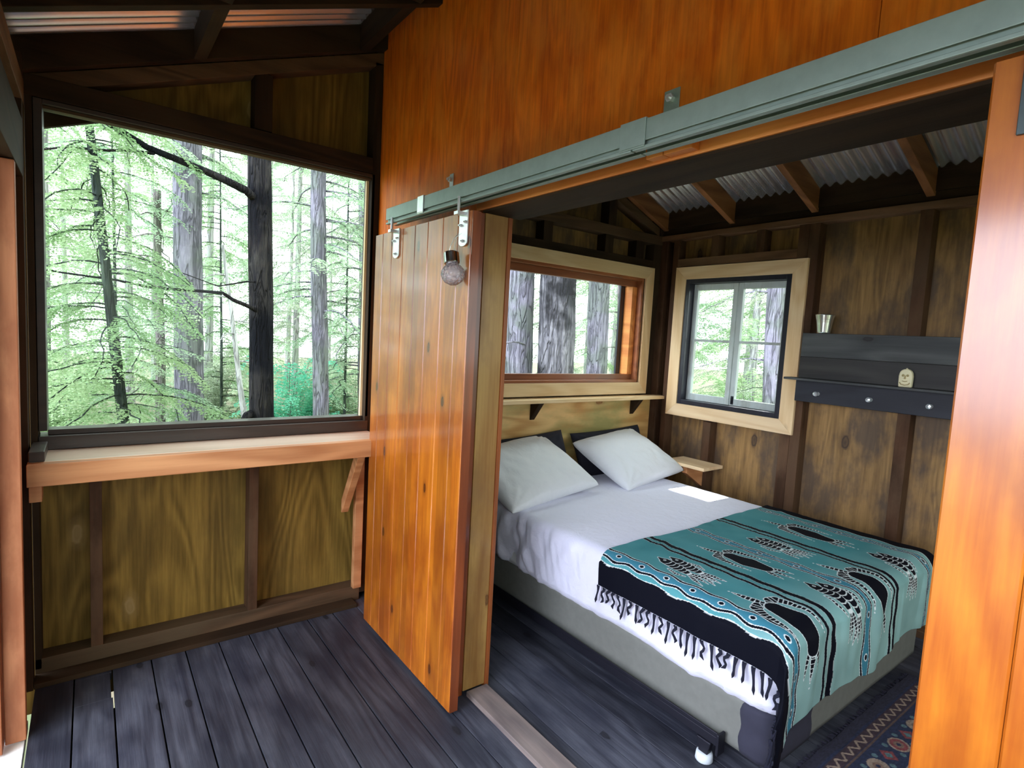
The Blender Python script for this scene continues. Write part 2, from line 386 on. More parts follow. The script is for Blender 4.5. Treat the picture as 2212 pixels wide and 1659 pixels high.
# porch part
W1 = (-1.435, -.028, 1.057, 2.372)
def gable(mb, y0, y1, z0):
    pts = [(y0, z0), (y1, z0), (y1, zr(y1)+.1)]
    if y0 < .47 < y1: pts.append((.47, zr(.47)+.1))
    pts.append((y0, zr(y0)+.1)); mb.prism(pts, 0, T-.015, T)
lw.box(T-.015, T, -1.55, .0, -.2, W1[2]-.05); gable(lw, -1.55, .0, W1[3]+.02)
lw.box(T-.015, T, -1.55, W1[0], W1[2]-.05, W1[3]+.02); lw.box(T-.015, T, W1[1], 0, W1[2]-.05, W1[3]+.02)
wl = struct('wall_left', lw, M['ply_porch'])
def lum(name, par, x0, x1, y0, y1, z0, z1, m, bev=.002): return obj(name, MB().box(x0, x1, y0, y1, z0, z1), M[m], par, bevel=bev)
for y in (-1.25, -.612): lum('stud', wl, T+.001, -.002, y-.022, y+.022, .04, 1.0, 'stud')
lum('stud', wl, T+.001, -.0, -.045, -.001, .04, 2.95, 'dark_z'); lum('stud', wl, T+.001, -.0, -1.46, -1.437, .04, 2.38, 'dark_z')
lum('stud', wl, T+.001, -.002, -.635, -.555, 2.46, 2.72, 'dark_z')
lum('bottom_plate', wl, T+.001, .0, -1.46, -.045, .0, .085, 'plate_y')
lum('floor_strip', wl, .001, .085, -1.46, -.09, .0005, .022, 'dark_y')
lum('window_header', wl, T+.001, .005, -1.46, -.045, 2.374, 2.455, 'dark_y')
# sloping top plates along the gable
def slope_bar(name, par, x0, x1, y0, y1, o0, o1, m):
    pts = [(y0, zr(y0)+o0), (y1, zr(y1)+o0), (y1, zr(y1)+o1), (y0, zr(y0)+o1)]
    return obj(name, MB().prism(pts, 0, x0, x1), M[m], par, bevel=.002)
slope_bar('top_plate', wl, T+.001, 0, -1.50, .0, -.055, .01, 'plate_y')
# exterior corner post, thin lit support stud under the counter
# bedroom part of the same gable wall
lb = MB(); W2 = (.62, 2.21, 1.235, 2.052)
lb.box(T-.015, T, 0, YB+.1, -.2, W2[2]); lb.box(T-.015, T, 0, W2[0], W2[2], W2[3]); lb.box(T-.015, T, W2[1], YB+.1, W2[2], W2[3])
gable(lb, 0, YB+.1, W2[3])
wb = struct('wall_left_bedroom', lb, M['ply_bed'])
for y0, y1, z0, z1 in ((2.31, 2.40, 0, 2.36), (1.17, 1.25, 2.2, 2.33), (1.76, 1.845, 2.2, 2.33), (2.10, 2.19, 2.2, 2.33), (.56, .6, 0, 2.33), (.105, .15, 0, 2.33), (1.40, 1.44, 0, 1.1), (2.0, 2.04, 0, 1.1)):
    lum('stud', wb, T+.001, -.002, y0, y1, z0, z1, 'dark_z')
for y0, y1 in ((1.19, 1.27), (1.78, 1.86), (.6, .68)):
    obj('gable_stud', MB().box(T+.001, -.002, y0, y1, 2.4, zr(y1)-.03), M['dark_z'], wb, bevel=.002)
lum('wall_plate', wb, T+.001, .004, .105, 2.40, 2.33, 2.40, 'plate_y')
lum('window_header', wb, T+.001, .0, .3, 2.31, 2.142, 2.20, 'dark_y')
slope_bar('top_plate', wb, T+.001, 0, .47, 2.36, -.055, .01, 'plate_y')
slope_bar('top_plate', wb, T+.001, 0, .105, .47, -.055, .01, 'plate_y')
# knotty board behind the bed head
obj('panel_board', MB().box(.001, .02, .56, 2.372, .4, 1.105), M['headboard'], wb, bevel=.002)

# back wall
W3 = (.262, 1.082, 1.094, 2.052)
bb = MB(); TB = YB+.09
for x0, x1, z0, z1 in ((-.1, W3[0], -.2, 2.42), (W3[1], 1.19, -.2, 2.42), (1.1905, 2.42, -.2, 2.42), (2.4205, XE+.05, -.2, 2.42), (W3[0], W3[1], -.2, W3[2]), (W3[0], W3[1], W3[3], 2.42)):
    bb.box(x0, x1, TB, TB+.015, z0, z1)
bk = struct('wall_back', bb, M['ply_bed'])
for x in (.025, .537, 1.19, 1.785, 2.385, 2.99, 3.6):
    z1 = .99 if x == .537 else 2.36
    lum('stud', bk, x-.032, x+.032, YB+.001, TB-.001, .04, z1, 'stud')
lum('stud', bk, .115, .165, YB+.001, TB-.001, .04, 2.36, 'stud'); lum('stud', bk, 1.09, 1.157, YB+.001, TB-.001, .04, 2.36, 'stud')
for x in (.45, .80): lum('stud', bk, x, x+.06, YB+.001, TB-.001, 2.21, 2.36, 'stud')
lum('window_header', bk, .165, 1.09, YB+.001, TB-.001, 2.15, 2.21, 'plate_x')
lum('wall_plate', bk, 0, XE, YB-.012, TB-.001, 2.36, 2.40, 'plate_x'); lum('wall_plate', bk, 0, XE, YB+.01, TB-.001, 2.401, 2.455, 'dark_x')
lum('bottom_plate', bk, 0, XE, YB+.001, TB-.001, 0, .04, 'plate_x')

# wall at the far end: bedroom side with a wide window, porch side open above a half wall
re = MB().box(XE, XE+.1, .1, 2.5, -.2, .75).box(XE, XE+.1, .1, .55, .75, 2.1).box(XE, XE+.1, 2.15, 2.5, .75, 2.1)
re.prism([(.1, 2.1), (2.5, 2.1), (2.5, zr(2.5)+.1), (.47, zr(.47)+.1), (.1, zr(.1)+.1)], 0, XE, XE+.1)
re.box(XE, XE+.1, -1.55, .1, -.2, 1.0).prism([(-1.55, 2.3), (.1, 2.3), (.1, zr(.1)+.1), (-1.55, zr(-1.55)+.1)], 0, XE, XE+.1)
struct('wall_right', re, M['ply_bed'])

# front wall: short solid bay, door opening, then half wall under an open screen
fr = MB().box(.0, .355, YF-.075, YF-.09, -.2, 2.5).box(1.06, 1.36, YF-.09, YF-.075, -.2, 2.3).box(2.05, XE+.1, YF-.09, YF-.075, -.2, 1.0).box(0, XE+.1, YF-.09, YF-.075, 2.26, 2.5)  # panel and openings past the door, out of view, arranged to shape the light
wf = struct('wall_front', fr, M['ply_orange'])
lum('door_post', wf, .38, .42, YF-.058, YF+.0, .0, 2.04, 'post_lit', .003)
lum('stud', wf, .33, .379, YF-.06, YF-.004, 0, 2.04, 'dark_z'); lum('corner_post', wf, .005, .09, YF-.074, YF-.001, 0, 2.5, 'dark_z')
lum('stud', wf, 1.06, 1.10, YF-.074, YF-.012, 0, 2.04, 'dark_z'); lum('stud', wf, 1.32, 1.36, YF-.074, YF-.0, 0, 2.04, 'dark_z'); lum('stud', wf, 2.05, 2.09, YF-.074, YF-.0, 0, 2.04, 'dark_z'); lum('stud', wf, 3.0, 3.04, YF-.074, YF-.0, 0, 2.04, 'dark_z')
lum('screen_sill', wf, 2.091, XE, YF-.11, YF-.0, 1.0, 1.04, 'plate_x')
lum('lintel', wf, .09, XE, YF-.074, YF-.0, 2.045, 2.255, 'dark_x')
lum('top_plate', wf, .0, XE, YF-.074, YF-.0, 2.33, 2.42, 'plate_x')
lum('side_board', wf, .395, .47, YF-.085, YF-.06, .0, 2.10, 'jamb_trim')

# ceiling: corrugated sheets on rafters
cr = MB(); nx = int((XE+.8)/.0106)
def cor(i, o=0):
    x = -.4+i*.0106; return x, .0125*math.sin(2*PI*x/.0636)
for (ya, yb) in ((-1.95, .47), (.47, 2.9)):
    for k, y0 in enumerate((ya,)):
        def fn(i, j):
            x, h = cor(i); y = ya+(yb-ya)*j/4
            return (x, y, zr(y)+.152+h)
        cr.grid(nx, 5, fn)
ceil = struct('ceiling', cr, M['roof'], smooth=True)
sm = ceil.modifiers.new('s', 'SOLIDIFY'); sm.thickness = .0012
for x in (-.35, .025, .6, 1.175, 1.79, 2.39, 2.99, 3.6):
    for (y0, y1) in ((-1.9, .45), (.49, 2.85)):
        if x == .025 and False: continue
        xa, xb = x-.021, x+.021
        o0 = 0.012 if x == .025 else 0
        slope_bar('rafter', ceil, xa, xb, y0, y1, o0, .138, 'rafter' if y0 > 0 else 'dark_y')
slope_bar('barge_board', ceil, -.40, -.372, -1.95, .45, -.10, .138, 'dark_y')
obj('ridge_board', MB().box(-.4, XE, .4505, .4895, 3.12, 3.33), M['dark_x'], ceil)
obj('blocking', MB().box(-.12, .0035, 2.37, 2.43, 2.33, 2.62), M['dark_x'], ceil)
xs = [.046, .579, 1.154, 1.769, 2.369, 2.969, 3.579]
for i in range(6):
    a = .621 if i == 1 else xs[i]
    for yc in (-.87, -.13):
        z = zr(yc)
        obj('blocking', MB().box([.046,.621,1.196,1.811,2.411,3.011][i], [.579,1.154,1.769,2.369,2.969,3.579][i], yc-.022, yc+.022, z+.008, z+.135), M['dark_x'], ceil)
    yc = 2.43
    obj('blocking', MB().box([.046,.621,1.196,1.811,2.411,3.011][i], [.579,1.154,1.769,2.369,2.969,3.579][i], yc-.03, yc, 2.455, 2.60), M['dark_x'], ceil)

# ------------------------------------------------------------------ windows
# window 1: large fixed pane on the porch
w = MB(); y0, y1, z0, z1 = W1
w.box(T-.02, .0, y0, y0+.028, z0, z1).box(T-.02, .0, y1-.016, y1, z0, z1).box(T-.02, .0, y0+.028, y1-.016, z1-.018, z1)
w.box(T-.02, .004, y0, y1, z0-.079, z0-.022).box(T-.02, -.03, y0+.028, y1-.016, z0-.022, z0)
w1 = struct('window_1', w, M['win_dark'], bevel=.002)
obj('glass_pane', MB().box(-.064, -.060, y0+.028, y1-.016, z0, z1-.018), M['glass'], w1)
obj('window_stop', MB().box(-.058, -.042, y1-.030, y1-.017, z0, z1-.02), M['trim_pale'], w1)
obj('window_stop', MB().box(-.058, -.02, y0+.03, y1-.017, z1-.03, z1-.019), M['plate_y'], w1)
# window 2: over the bed head
y0, y1, z0, z1 = W2
w = MB()
w.box(T-.04, .005, y1-.022, y1, z0, z1).box(T-.04, .005, y0, y0+.022, z0, z1).box(T-.04, .005, y0+.022, y1-.022, z1-.022, z1).box(T-.04, .005, y0+.022, y1-.022, z0, z0+.02)
w.box(T, T+.04, y0+.022, y1-.022, z0+.02, z0+.06).box(T, T+.04, y0+.022, y1-.022, z1-.07, z1-.022)
w2 = struct('window_2', w, M['sash_red'], bevel=.002)
def miter_frame(par, plane, a0, a1, b0, b1, t, d0, d1, mats):
    """four mitred face boards; plane 'x' uses (y,z), plane 'y' uses (x,z)"""
    ax = 0 if plane == 'x' else 1
    q = [[(a0,b0),(a1,b0),(a1-t,b0+t),(a0+t,b0+t)], [(a0,b1),(a1,b1),(a1-t,b1-t),(a0+t,b1-t)],
         [(a0,b0),(a0,b1),(a0+t,b1-t),(a0+t,b0+t)], [(a1,b0),(a1,b1),(a1-t,b1-t),(a1-t,b0+t)]]
    for i, p in enumerate(q):
        obj('face_trim', MB().prism(p, ax, d0, d1), mats[0] if i < 2 else mats[1], par, bevel=.0015)
miter_frame(w2, 'x', .53, 2.31, 1.145, 2.14, .09, .001, .021, (M['trim_pale_y'], M['trim_pale']))
obj('side_sash', MB().box(T-.03, T+.05, y1-.075, y1-.0225, z0+.06, z1-.07), M['header'], w2, bevel=.002)
obj('side_sash', MB().box(T-.05, T-.031, y1-.12, y1-.0225, z0+.02, z1-.022), M['sash_black'], w2, bevel=.002)
obj('glass_pane', MB().box(T+.012, T+.016, y0+.022, y1-.075, z0+.06, z1-.07), M['glass'], w2)
# window 3: pair of casements in the back wall
x0, x1, z0, z1 = W3
w = MB(); t_ = .048
w.box(x0, x0+t_-.012, YB-.012, YB+.12, z0, z1).box(x1-t_+.012, x1, YB-.012, YB+.12, z0, z1).box(x0+t_-.012, x1-t_+.012, YB-.012, YB+.12, z1-.036, z1).box(x0+t_-.012, x1-t_+.012, YB-.012, YB+.12, z0, z0+.036)
w3 = struct('window_3', w, M['sash_black'], bevel=.002)
miter_frame(w3, 'y', .172, 1.178, 1.002, 2.143, .094, YB-.022, YB-.0, (M['trim_pale_x'], M['trim_pale']))
sx = ((x0+.037, .666), (.672, x1-.037))
for k, (a, b) in enumerate(sx):
    s = MB(); za, zb = z0+.037, z1-.037; f = .036; ya, yb_ = YB+.05, YB+.082
    s.box(a, a+f, ya, yb_, za, zb).box(b-f, b, ya, yb_, za, zb).box(a+f, b-f, ya, yb_, zb-.045, zb).box(a+f, b-f, ya, yb_, za, za+.05)
    s.box(a+f, b-f, ya+.006, yb_-.004, 1.582, 1.60)
    o = obj('casement_sash', s, M['sash_white'], w3, bevel=.003)
    obj('glass_pane', MB().box(a+f-.004, b-f+.004, ya+.014, ya+.017, za+.048, zb-.043), M['glass'], o)
obj('window_catch', MB().box(.690, .698, YB+.035, YB+.05, 1.15, 1.19).box(.684, .704, YB+.046, YB+.0505, 1.14, 1.2), M['dark_metal'], w3)

# ------------------------------------------------------------------ sliding barn doors
def barn_door(name, x0, x1, z0, z1, y0, y1, boards, hangers, seed):
    d = empty(name, (x0, y1, z0)); d['kind'] = 'structure'
    mb = MB()
    xs = [x0]+boards+[x1]
    for a, b in zip(xs[:-1], xs[1:]):
        c = .0035   # v-groove chamfers
        mb.prism([(a+.0004+c, y0), (b-.0004-c, y0), (b-.0004, y0+c), (b-.0004, y1), (a+.0004, y1), (a+.0004, y0+c)], 2, z0, z1)
    obj('board_panel', mb, M['door_wood' if seed == 1 else 'door_wood_b'], d)
    obj('edge_stile', MB().box(x1+.0005, x1+.006, y0+.002, y1, z0, z1), M['door_edge'], d)
    for hx, big in hangers:
        hw = .03 if not big else .05; zt, zb = (z1+.005, z1-.125) if not big else (2.03, 1.90)
        n = 10; pts = [(hx-hw, zt), (hx+hw, zt)]+[(hx+hw*math.cos(PI*i/n), zb+.012+hw*.55*-math.sin(PI*i/n)) for i in range(n+1)] if not big else [(hx-hw,zb),(hx+hw,zb),(hx+hw,zt-.012),(hx+hw-.012,zt),(hx-hw+.012,zt),(hx-hw,zt-.012)]
        h = obj('hanger_plate', MB().prism(pts, 1, y0-.007, y0-.001), M['zinc'] if not big else M['galv_dark'], d, bevel=.001)
        obj('hanger_bolt', MB().tube([(hx, y0-.03, zt-.005), (hx, y0-.03, 2.06)], .006, 10).box(hx-.014, hx+.014, y0-.042, y0-.0075, zt-.02, zt-.008), M['zinc'], d)
        sc = MB()
        for (dx, dz) in ((-.016, -.055), (.016, -.045), (0, -.115)) if not big else ((-.005, -.03), (.015, -.1)):
            r = .006 if not big else .012
            sc.tube([(hx+dx, y0-.007, zt+dz), (hx+dx, y0-.014, zt+dz)], r, 6)
            sc.tube([(hx+dx, y0-.012, zt+dz), (hx+dx, y0-.019, zt+dz)], r*.5, 8)
        obj('hanger_screws', sc, M['zinc'], d)
    return d
M['galv_dark'] = mat('speckled_dark_zinc', (.07,.09,.095), .45, .6)
d1 = barn_door('door_1', .25, 1.135, .02, 2.008, -.12, -.082, [.34,.44,.559,.678,.796,.924,1.04], [(.50, False), (1.088, False)], 1)
d2 = barn_door('door_2', 2.652, 3.62, .02, 2.022, -.115, -.075, [2.768,2.884,3.0,3.116,3.232,3.35,3.47], [(2.742, True)], 2)

# the galvanised track
tr = empty('sliding_door_track', (.42, -.11, 2.04))
def track(xa, xb, z):
    o = MB(); ya, yb = -.145, -.085; th = .003
    o.box(xa, xb, ya, ya+th, z+.017, z+.07).box(xa, xb, ya+th, yb-th, z+.067, z+.07).box(xa, xb, yb-th, yb, z+.0, z+.07)
    o.box(xa, xb, ya+th, ya+.016, z-.002, z+.001).box(xa, xb, ya, ya+th, z-.002, z+.006).box(xa, xb, yb-.02, yb-th, z, z+.003)
    o.box(xa, xb, ya+.010, ya+.013, z+.003, z+.03)
    return obj('track_rail', o, M['galv'], tr, bevel=.0012)
track(.42, 1.925, 2.041); track(1.93, 3.7, 2.041)
for bx in (.77, 1.93, 3.1):
    bw = .026 if bx < 1 else .042
    mb = MB().box(bx-bw, bx+bw, -.1495, -.1455, 2.047, 2.114).box(bx-bw, bx+bw, -.1455, -.012, 2.1115, 2.1145).box(bx-bw*.6, bx+bw*.6, -.004, -.0005, 2.10, 2.235).box(bx-bw, bx+bw, -.1495, -.135, 2.0425, 2.0465)
    b = obj('track_bracket', mb, M['galv'] if bx > 1 else M['zinc'], tr, bevel=.001)
    obj('bracket_bolt', MB().tube([(bx, -.004, 2.21), (bx, -.016, 2.21)], .012, 6).tube([(bx, -.015, 2.21), (bx, -.025, 2.21)], .006, 8), M['zinc'], b)
tag(tr, 'long galvanised steel sliding door track bolted across the orange plywood wall', 'door track')

# ------------------------------------------------------------------ solar bulb lantern hanging from the door
ln = empty('hanging_lantern', (1.10, -.165, 1.77))
Mt = Matrix.Rotation(R(-14), 3, 'Y')
base = Vector((1.097, -.168, 1.768))
prof = [(.001,-.040),(.018,-.038),(.034,-.028),(.043,-.012),(.046,.002),(.043,.015),(.034,.028),(.024,.036),(.022,.046),(.022,.05)]
obj('glass_bulb', MB().lathe(prof, base, 28, Mt), M['bulb'], ln, smooth=True)
obj('metal_cap', MB().lathe([(.0285,.043),(.0295,.045),(.0295,.082),(.027,.085),(.001,.086)], base, 28, Mt), M['chrome_dark'] if 'chrome_dark' in M else mat('polished_dark_chrome', (.35,.37,.36), .12, 1.), ln, smooth=False)
capT = base+Mt @ Vector((0,0,.086))
wr = MB()
for s in (-1, 1):
    wr.tube([capT+Mt @ Vector((s*.024,0,-.01)), capT+Vector((s*.016,.005,.025)), capT+Vector((s*.004+.008,.01,.055)), Vector((1.09+s*.012, -.14, 1.925))], .0011, 5)
obj('wire_bail', wr, M['zinc'], ln)
tag(ln, 'crackled glass bulb lantern with metal cap hung by wire on the plank sliding door', 'lantern')

# ------------------------------------------------------------------ porch counter
ct = empty('window_counter', (.13, -.745, .89))
obj('top_board', MB().box(.005, .232, -1.456, -.028, .94, .978), M['counter_top'], ct, bevel=.003)
obj('front_apron', MB().box(.2325, .277, -1.456, -.030, .893, .978), M['counter'], ct, bevel=.003)
for yb0 in (-1.452, -.165):
    br = obj('bracket', MB().box(.0, .232, yb0, yb0+.038, .895, .9395), M['counter'], ct, bevel=.002)
    if yb0 > -1: obj('diagonal_brace', MB().prism([(.232, .8945), (.175, .8945), (.002, .60), (.002, .53), (.012, .53)], 1, yb0, yb0+.038), M['counter'], br, bevel=.002)
    else: obj('end_block', MB().box(.17, .25, yb0, yb0+.038, .828, .8925), M['counter'], br, bevel=.002)
obj('support_stud', MB().box(.001, .036, -.096, -.05, .087, .90), M['counter'], ct, bevel=.002)
tag(ct, 'narrow thick lumber counter with angled brackets beneath the large porch window', 'counter')
obj_b = obj('wood_block', MB().box(.02, .235, -1.453, -1.405, .979, 1.018), M['win_dark'], at=(.12, -1.43, .979), bevel=.003)
tag(obj_b, 'short black-painted block lying across the end of the porch counter', 'block')

# ------------------------------------------------------------------ shelf over the bed head
hs = empty('headboard_shelf', (.06, 1.5, 1.11))
obj('shelf_board', MB().box(.0215, .135, .60, 2.425, 1.112, 1.136), M['trim_pale_y'], hs, bevel=.002)
for yb0 in (1.12, 2.13):
    obj('corbel', MB().prism([(.0215, .985), (.0215, 1.111), (.118, 1.111)], 1, yb0, yb0+.042), M['dark_z'], hs, bevel=.002)
tag(hs, 'long pale wooden shelf on two dark triangular corbels above the pillows', 'shelf')
# bedside shelf in the far corner
bs = empty('bedside_shelf', (.52, 2.3, .68))
obj('shelf_board', MB().box(.36, .70, 2.165, 2.398, .672, .695), M['trim_pale_x'], bs, bevel=.002)
obj('bracket', MB().prism([(2.2, .62), (2.398, .5), (2.398, .671), (2.2, .671)], 0, .50, .54), M['counter'], bs, bevel=.002)
tag(bs, 'small unpainted bedside shelf fixed to the wall below the casement window', 'shelf')

# ------------------------------------------------------------------ barnwood coat rack
rk = empty('coat_rack', (1.75, 2.38, 1.37))
XR = 2.36
obj('top_board', MB().box(1.195, XR, 2.362, 2.398, 1.519, 1.668), M['rack'], rk, bevel=.003)
obj('middle_board', MB().box(1.192, XR, 2.364, 2.398, 1.384, 1.5185), M['rack_dark'], rk, bevel=.003)
obj('shelf_board', MB().box(1.14, XR, 2.282, 2.398, 1.370, 1.3835), M['rack'], rk, bevel=.002)
lowb = obj('lower_board', MB().box(1.182, XR, 2.362, 2.398, 1.233, 1.3695), M['rack_black'], rk, bevel=.003)
for kx in (1.325, 1.622, 1.916, 2.21):
    Mk = Matrix.Rotation(R(90), 3, 'X')
    obj('glass_knob', MB().lathe([(.001,.045),(.012,.043),(.0155,.034),(.014,.024),(.007,.018),(.006,.006),(.012,.003),(.012,0)], (kx, 2.362, 1.292), 12, Mk), M['knob'] if 'knob' in M else M.setdefault('knob', mat('clear_glass_knob', (.8,.84,.85), .08, .6)), rk)
tag(rk, 'dark weathered barnwood coat rack with a narrow ledge and glass knobs', 'coat rack')
bu = MB().lathe([(.001,0),(.034,0),(.036,.004),(.045,.075),(.046,.08),(.048,.082),(.053,.108),(.056,.111),(.0535,.113),(.051,.108),(.034,.006),(.001,.005)], (1.335, 2.333, 1.669), 32)
bo = obj('tin_bucket', bu, M['chrome'], at=(1.335, 2.333, 1.669), smooth=False)
tag(bo, 'small shiny tin bucket standing on top edge of the coat rack', 'bucket')
# small carved figure on the ledge
fg = MB(); pts = [(-.031, 0), (.031, 0), (.033, .06)]+[(.031*math.cos(a), .07+.031*math.sin(a)) for a in [PI*i/12 for i in range(1, 12)]]+[(-.033, .06)]
fg.prism([(1.797+a, 1.384+b) for a, b in pts], 1, 2.315, 2.345)
fo = obj('carved_figure', fg, M['ivory'], at=(1.797, 2.33, 1.384), bevel=.006)
de = MB()
for sx_ in (-1, 1):
    de.lathe([(.001,.004),(.005,.003),(.007,0)], (1.797+sx_*.011, 2.3145, 1.384+.065), 10, Matrix.Rotation(R(90), 3, 'X'))
de.tube([(1.797, 2.313, 1.449), (1.797, 2.310, 1.43)], [.003, .005], 8).tube([(1.785, 2.3135, 1.418), (1.797, 2.312, 1.415), (1.809, 2.3135, 1.418)], .002, 6)
de.tube([(1.772+.0, 2.3138, 1.41), (1.78, 2.312, 1.40), (1.797, 2.312, 1.396), (1.814, 2.312, 1.40), (1.822, 2.3138, 1.41)], .003, 6)
obj('carved_relief', de, mat('ivory_recess', (.45,.36,.16), .7), fo)
obj('top_bead', MB().lathe([(.001,.006),(.005,.003),(.006,0)], (1.797, 2.33, 1.4845), 10), M['ivory'], fo)
tag(fo, 'small cream carved figure with rounded top on the coat rack ledge', 'figurine')

# ------------------------------------------------------------------ the bed
BX0, BX1, BY0, BY1 = .06, 2.085, .60, 2.05
bed = empty('bed', (1.05, 1.32, 0))
def rrect(x0, x1, y0, y1, r, n=10, side=40):
    """points round a rounded rectangle, with outward normals"""
    out = []
    for (cx, cy, a0, L, dx, dy) in ((x1-r, y0+r, -90, 0, 0, 0), (x1-r, y1-r, 0, 0, 0, 0), (x0+r, y1-r, 90, 0, 0, 0), (x0+r, y0+r, 180, 0, 0, 0)):
        arc = []
        for i in range(n+1):
            a = R(a0+90*i/n); arc.append((cx+r*math.cos(a), cy+r*math.sin(a), math.cos(a), math.sin(a)))
        out.append(arc)
    res = []
    for k in range(4):
        res += out[k]; p = out[k][-1]; q = out[(k+1) % 4][0]
        for i in range(1, side): t = i/side; res.append((p[0]+(q[0]-p[0])*t, p[1]+(q[1]-p[1])*t, p[2], p[3]))
    return res
def rbox(x0, x1, y0, y1, z0, z1, r, re_, disp=None, topn=14, side=40, sideN=10, botopen=True, topfn=None):
    P = rrect(x0, x1, y0, y1, r, 10, side); n = len(P); cx, cy = (x0+x1)/2, (y0+y1)/2; rows = []
    for j in range(topn):
        s = (j+1)/topn*1.0
        rows.append(('t', s))
    for j in range(1, 7): rows.append(('r', j/6))
    for j in range(1, sideN+1): rows.append(('s', j/sideN))
    mb = MB(); vs = []
    for kind, t in rows:
        for i, (px, py, nx_, ny_) in enumerate(P):
            ix, iy = px-nx_*re_, py-ny_*re_
            if kind == 't':
                x = cx+(ix-cx)*t; y = cy+(iy-cy)*t; z = z1
            elif kind == 'r':
                a = t*PI/2; x = ix+nx_*re_*math.sin(a); y = iy+ny_*re_*math.sin(a); z = z1-re_*(1-math.cos(a))
            else:
                x, y = px, py; z = (z1-re_)+(z0-(z1-re_))*t
            if topfn and kind != 's': z += topfn(x, y)*(1 if kind == 't' else 1-t)
            if disp:
                dd, dz = disp(i/n, kind, t, px, py, z); x += nx_*dd; y += ny_*dd; z += dz
            vs.append((x, y, z))
    m = len(rows)
    fs = [(j*n+i, (j+1)*n+i, (j+1)*n+(i+1) % n, j*n+(i+1) % n) for j in range(m-1) for i in range(n)]
    fs.append(tuple(range(n)))
    fs.append(tuple(range((m-1)*n, m*n))[::-1])
    mb.add(vs, fs); return mb
obj('box_spring', rbox(BX0, BX1-.015, BY0+.01, BY1-.01, .09, .285, .05, .02, side=20,
    disp=lambda u, k, t, px, py, z: (.004*noise.noise(Vector((px*4, py*4, z*6))), 0)), M['box_fabric'], bed, smooth=True)
# pleated darker dust wrap at the foot corner of the box
obj('corner_wrap', rbox(1.93, BX1-.009, BY0+.003, .95, .088, .282, .055, .02, side=40, topn=3,
    disp=lambda u, k, t, px, py, z: (.0025*math.sin(z*420+3*px)*(1 if k == 's' else 0), 0)), mat('dark_mesh_dust_cover', (.03,.03,.05), .9), bed, smooth=True)
obj('mattress', rbox(BX0+.01, BX1-.012, BY0+.006, BY1-.006, .287, .585, .06, .05, side=12), M['pillow'], bed, smooth=True)
fm = MB().box(.1, 1.90, BY0-.035, BY0-.008, .085, .118).box(.1, 1.90, BY0-.035, BY0-.03, .118, .135)
obj('side_rail', fm, M['dark_metal'], bed, bevel=.002)
obj('side_rail', MB().box(.1, 1.90, BY1+.008, BY1+.035, .085, .118), M['dark_metal'], bed, bevel=.002)
obj('end_cap', MB().box(1.901, 1.912, BY0-.045, BY0+.0, .055, .137), M['dark_metal'], bed, bevel=.003)
obj('cross_rail', MB().box(1.84, 1.88, BY0+.0, BY1, .06, .087), M['dark_metal'], bed)
for (lx, ly) in ((1.85, BY0-.02), (1.85, BY1-.03), (.2, BY0-.02), (.2, BY1-.03)):
    lg = obj('leg', MB().prism([(lx-.03, .085), (lx+.03, .085), (lx+.018, .03), (lx-.018, .03)], 1, ly-.022, ly+.006), M['dark_metal'], bed, bevel=.003)
    obj('caster_cup', MB().lathe([(.001,0),(.03,0),(.033,.004),(.03,.03),(.022,.034),(.001,.034)], (lx, ly-.008, .0), 20), M['plastic'], lg, smooth=True)
tag(bed, 'double bed with grey fabric box base on a low black metal frame', 'bed')

# fitted look white sheet
ZT = .597
def bumps(x, y):
    v = .006*noise.noise(Vector((x*2.2, y*2.6, 3)))+.0025*noise.noise(Vector((x*9+y*3, y*4, 7)))
    return v-.012*max(0, (abs(y-1.32)-.55))*2
def sdisp(u, k, t, px, py, z):
    if k == 't': return 0, 0
    f = t if k == 'r' else 1.
    near = py < .7; foot = px > 2.0
    s = px if near or py > 1.95 else py
    amp = .009
    if near: amp += .028*math.exp(-((px-.5)/.45)**2)+.020*math.exp(-((px-1.93)/.2)**2)
    if foot: amp += .006
    down = (t if k == 's' else 0)
    w_ = noise.noise(Vector((s*11+down*1.2, down*.9, 2.)))+.5*noise.noise(Vector((s*26-down*2, down*1.5, 9.)))
    d = amp*w_*f+(.010*math.sin(down*PI)*f if k == 's' else 0)
    dz = 0
    if k == 's':
        dz = down*(.016*noise.noise(Vector((s*3.2, 5, py)))+.006*noise.noise(Vector((s*14, 1, 4))))
        if t > .93: d -= .01
    return d, dz
sheet_o = obj('bed_sheet', rbox(BX0-.002, BX1+.008, BY0-.012, BY1+.012, .287, ZT, .075, .062, disp=sdisp, side=150, sideN=22, topn=60, topfn=bumps), M['sheet'], at=(1.05, 1.32, .28), smooth=True)
tag(sheet_o, 'rumpled white sheet tucked tightly over the double bed mattress', 'bed sheet')

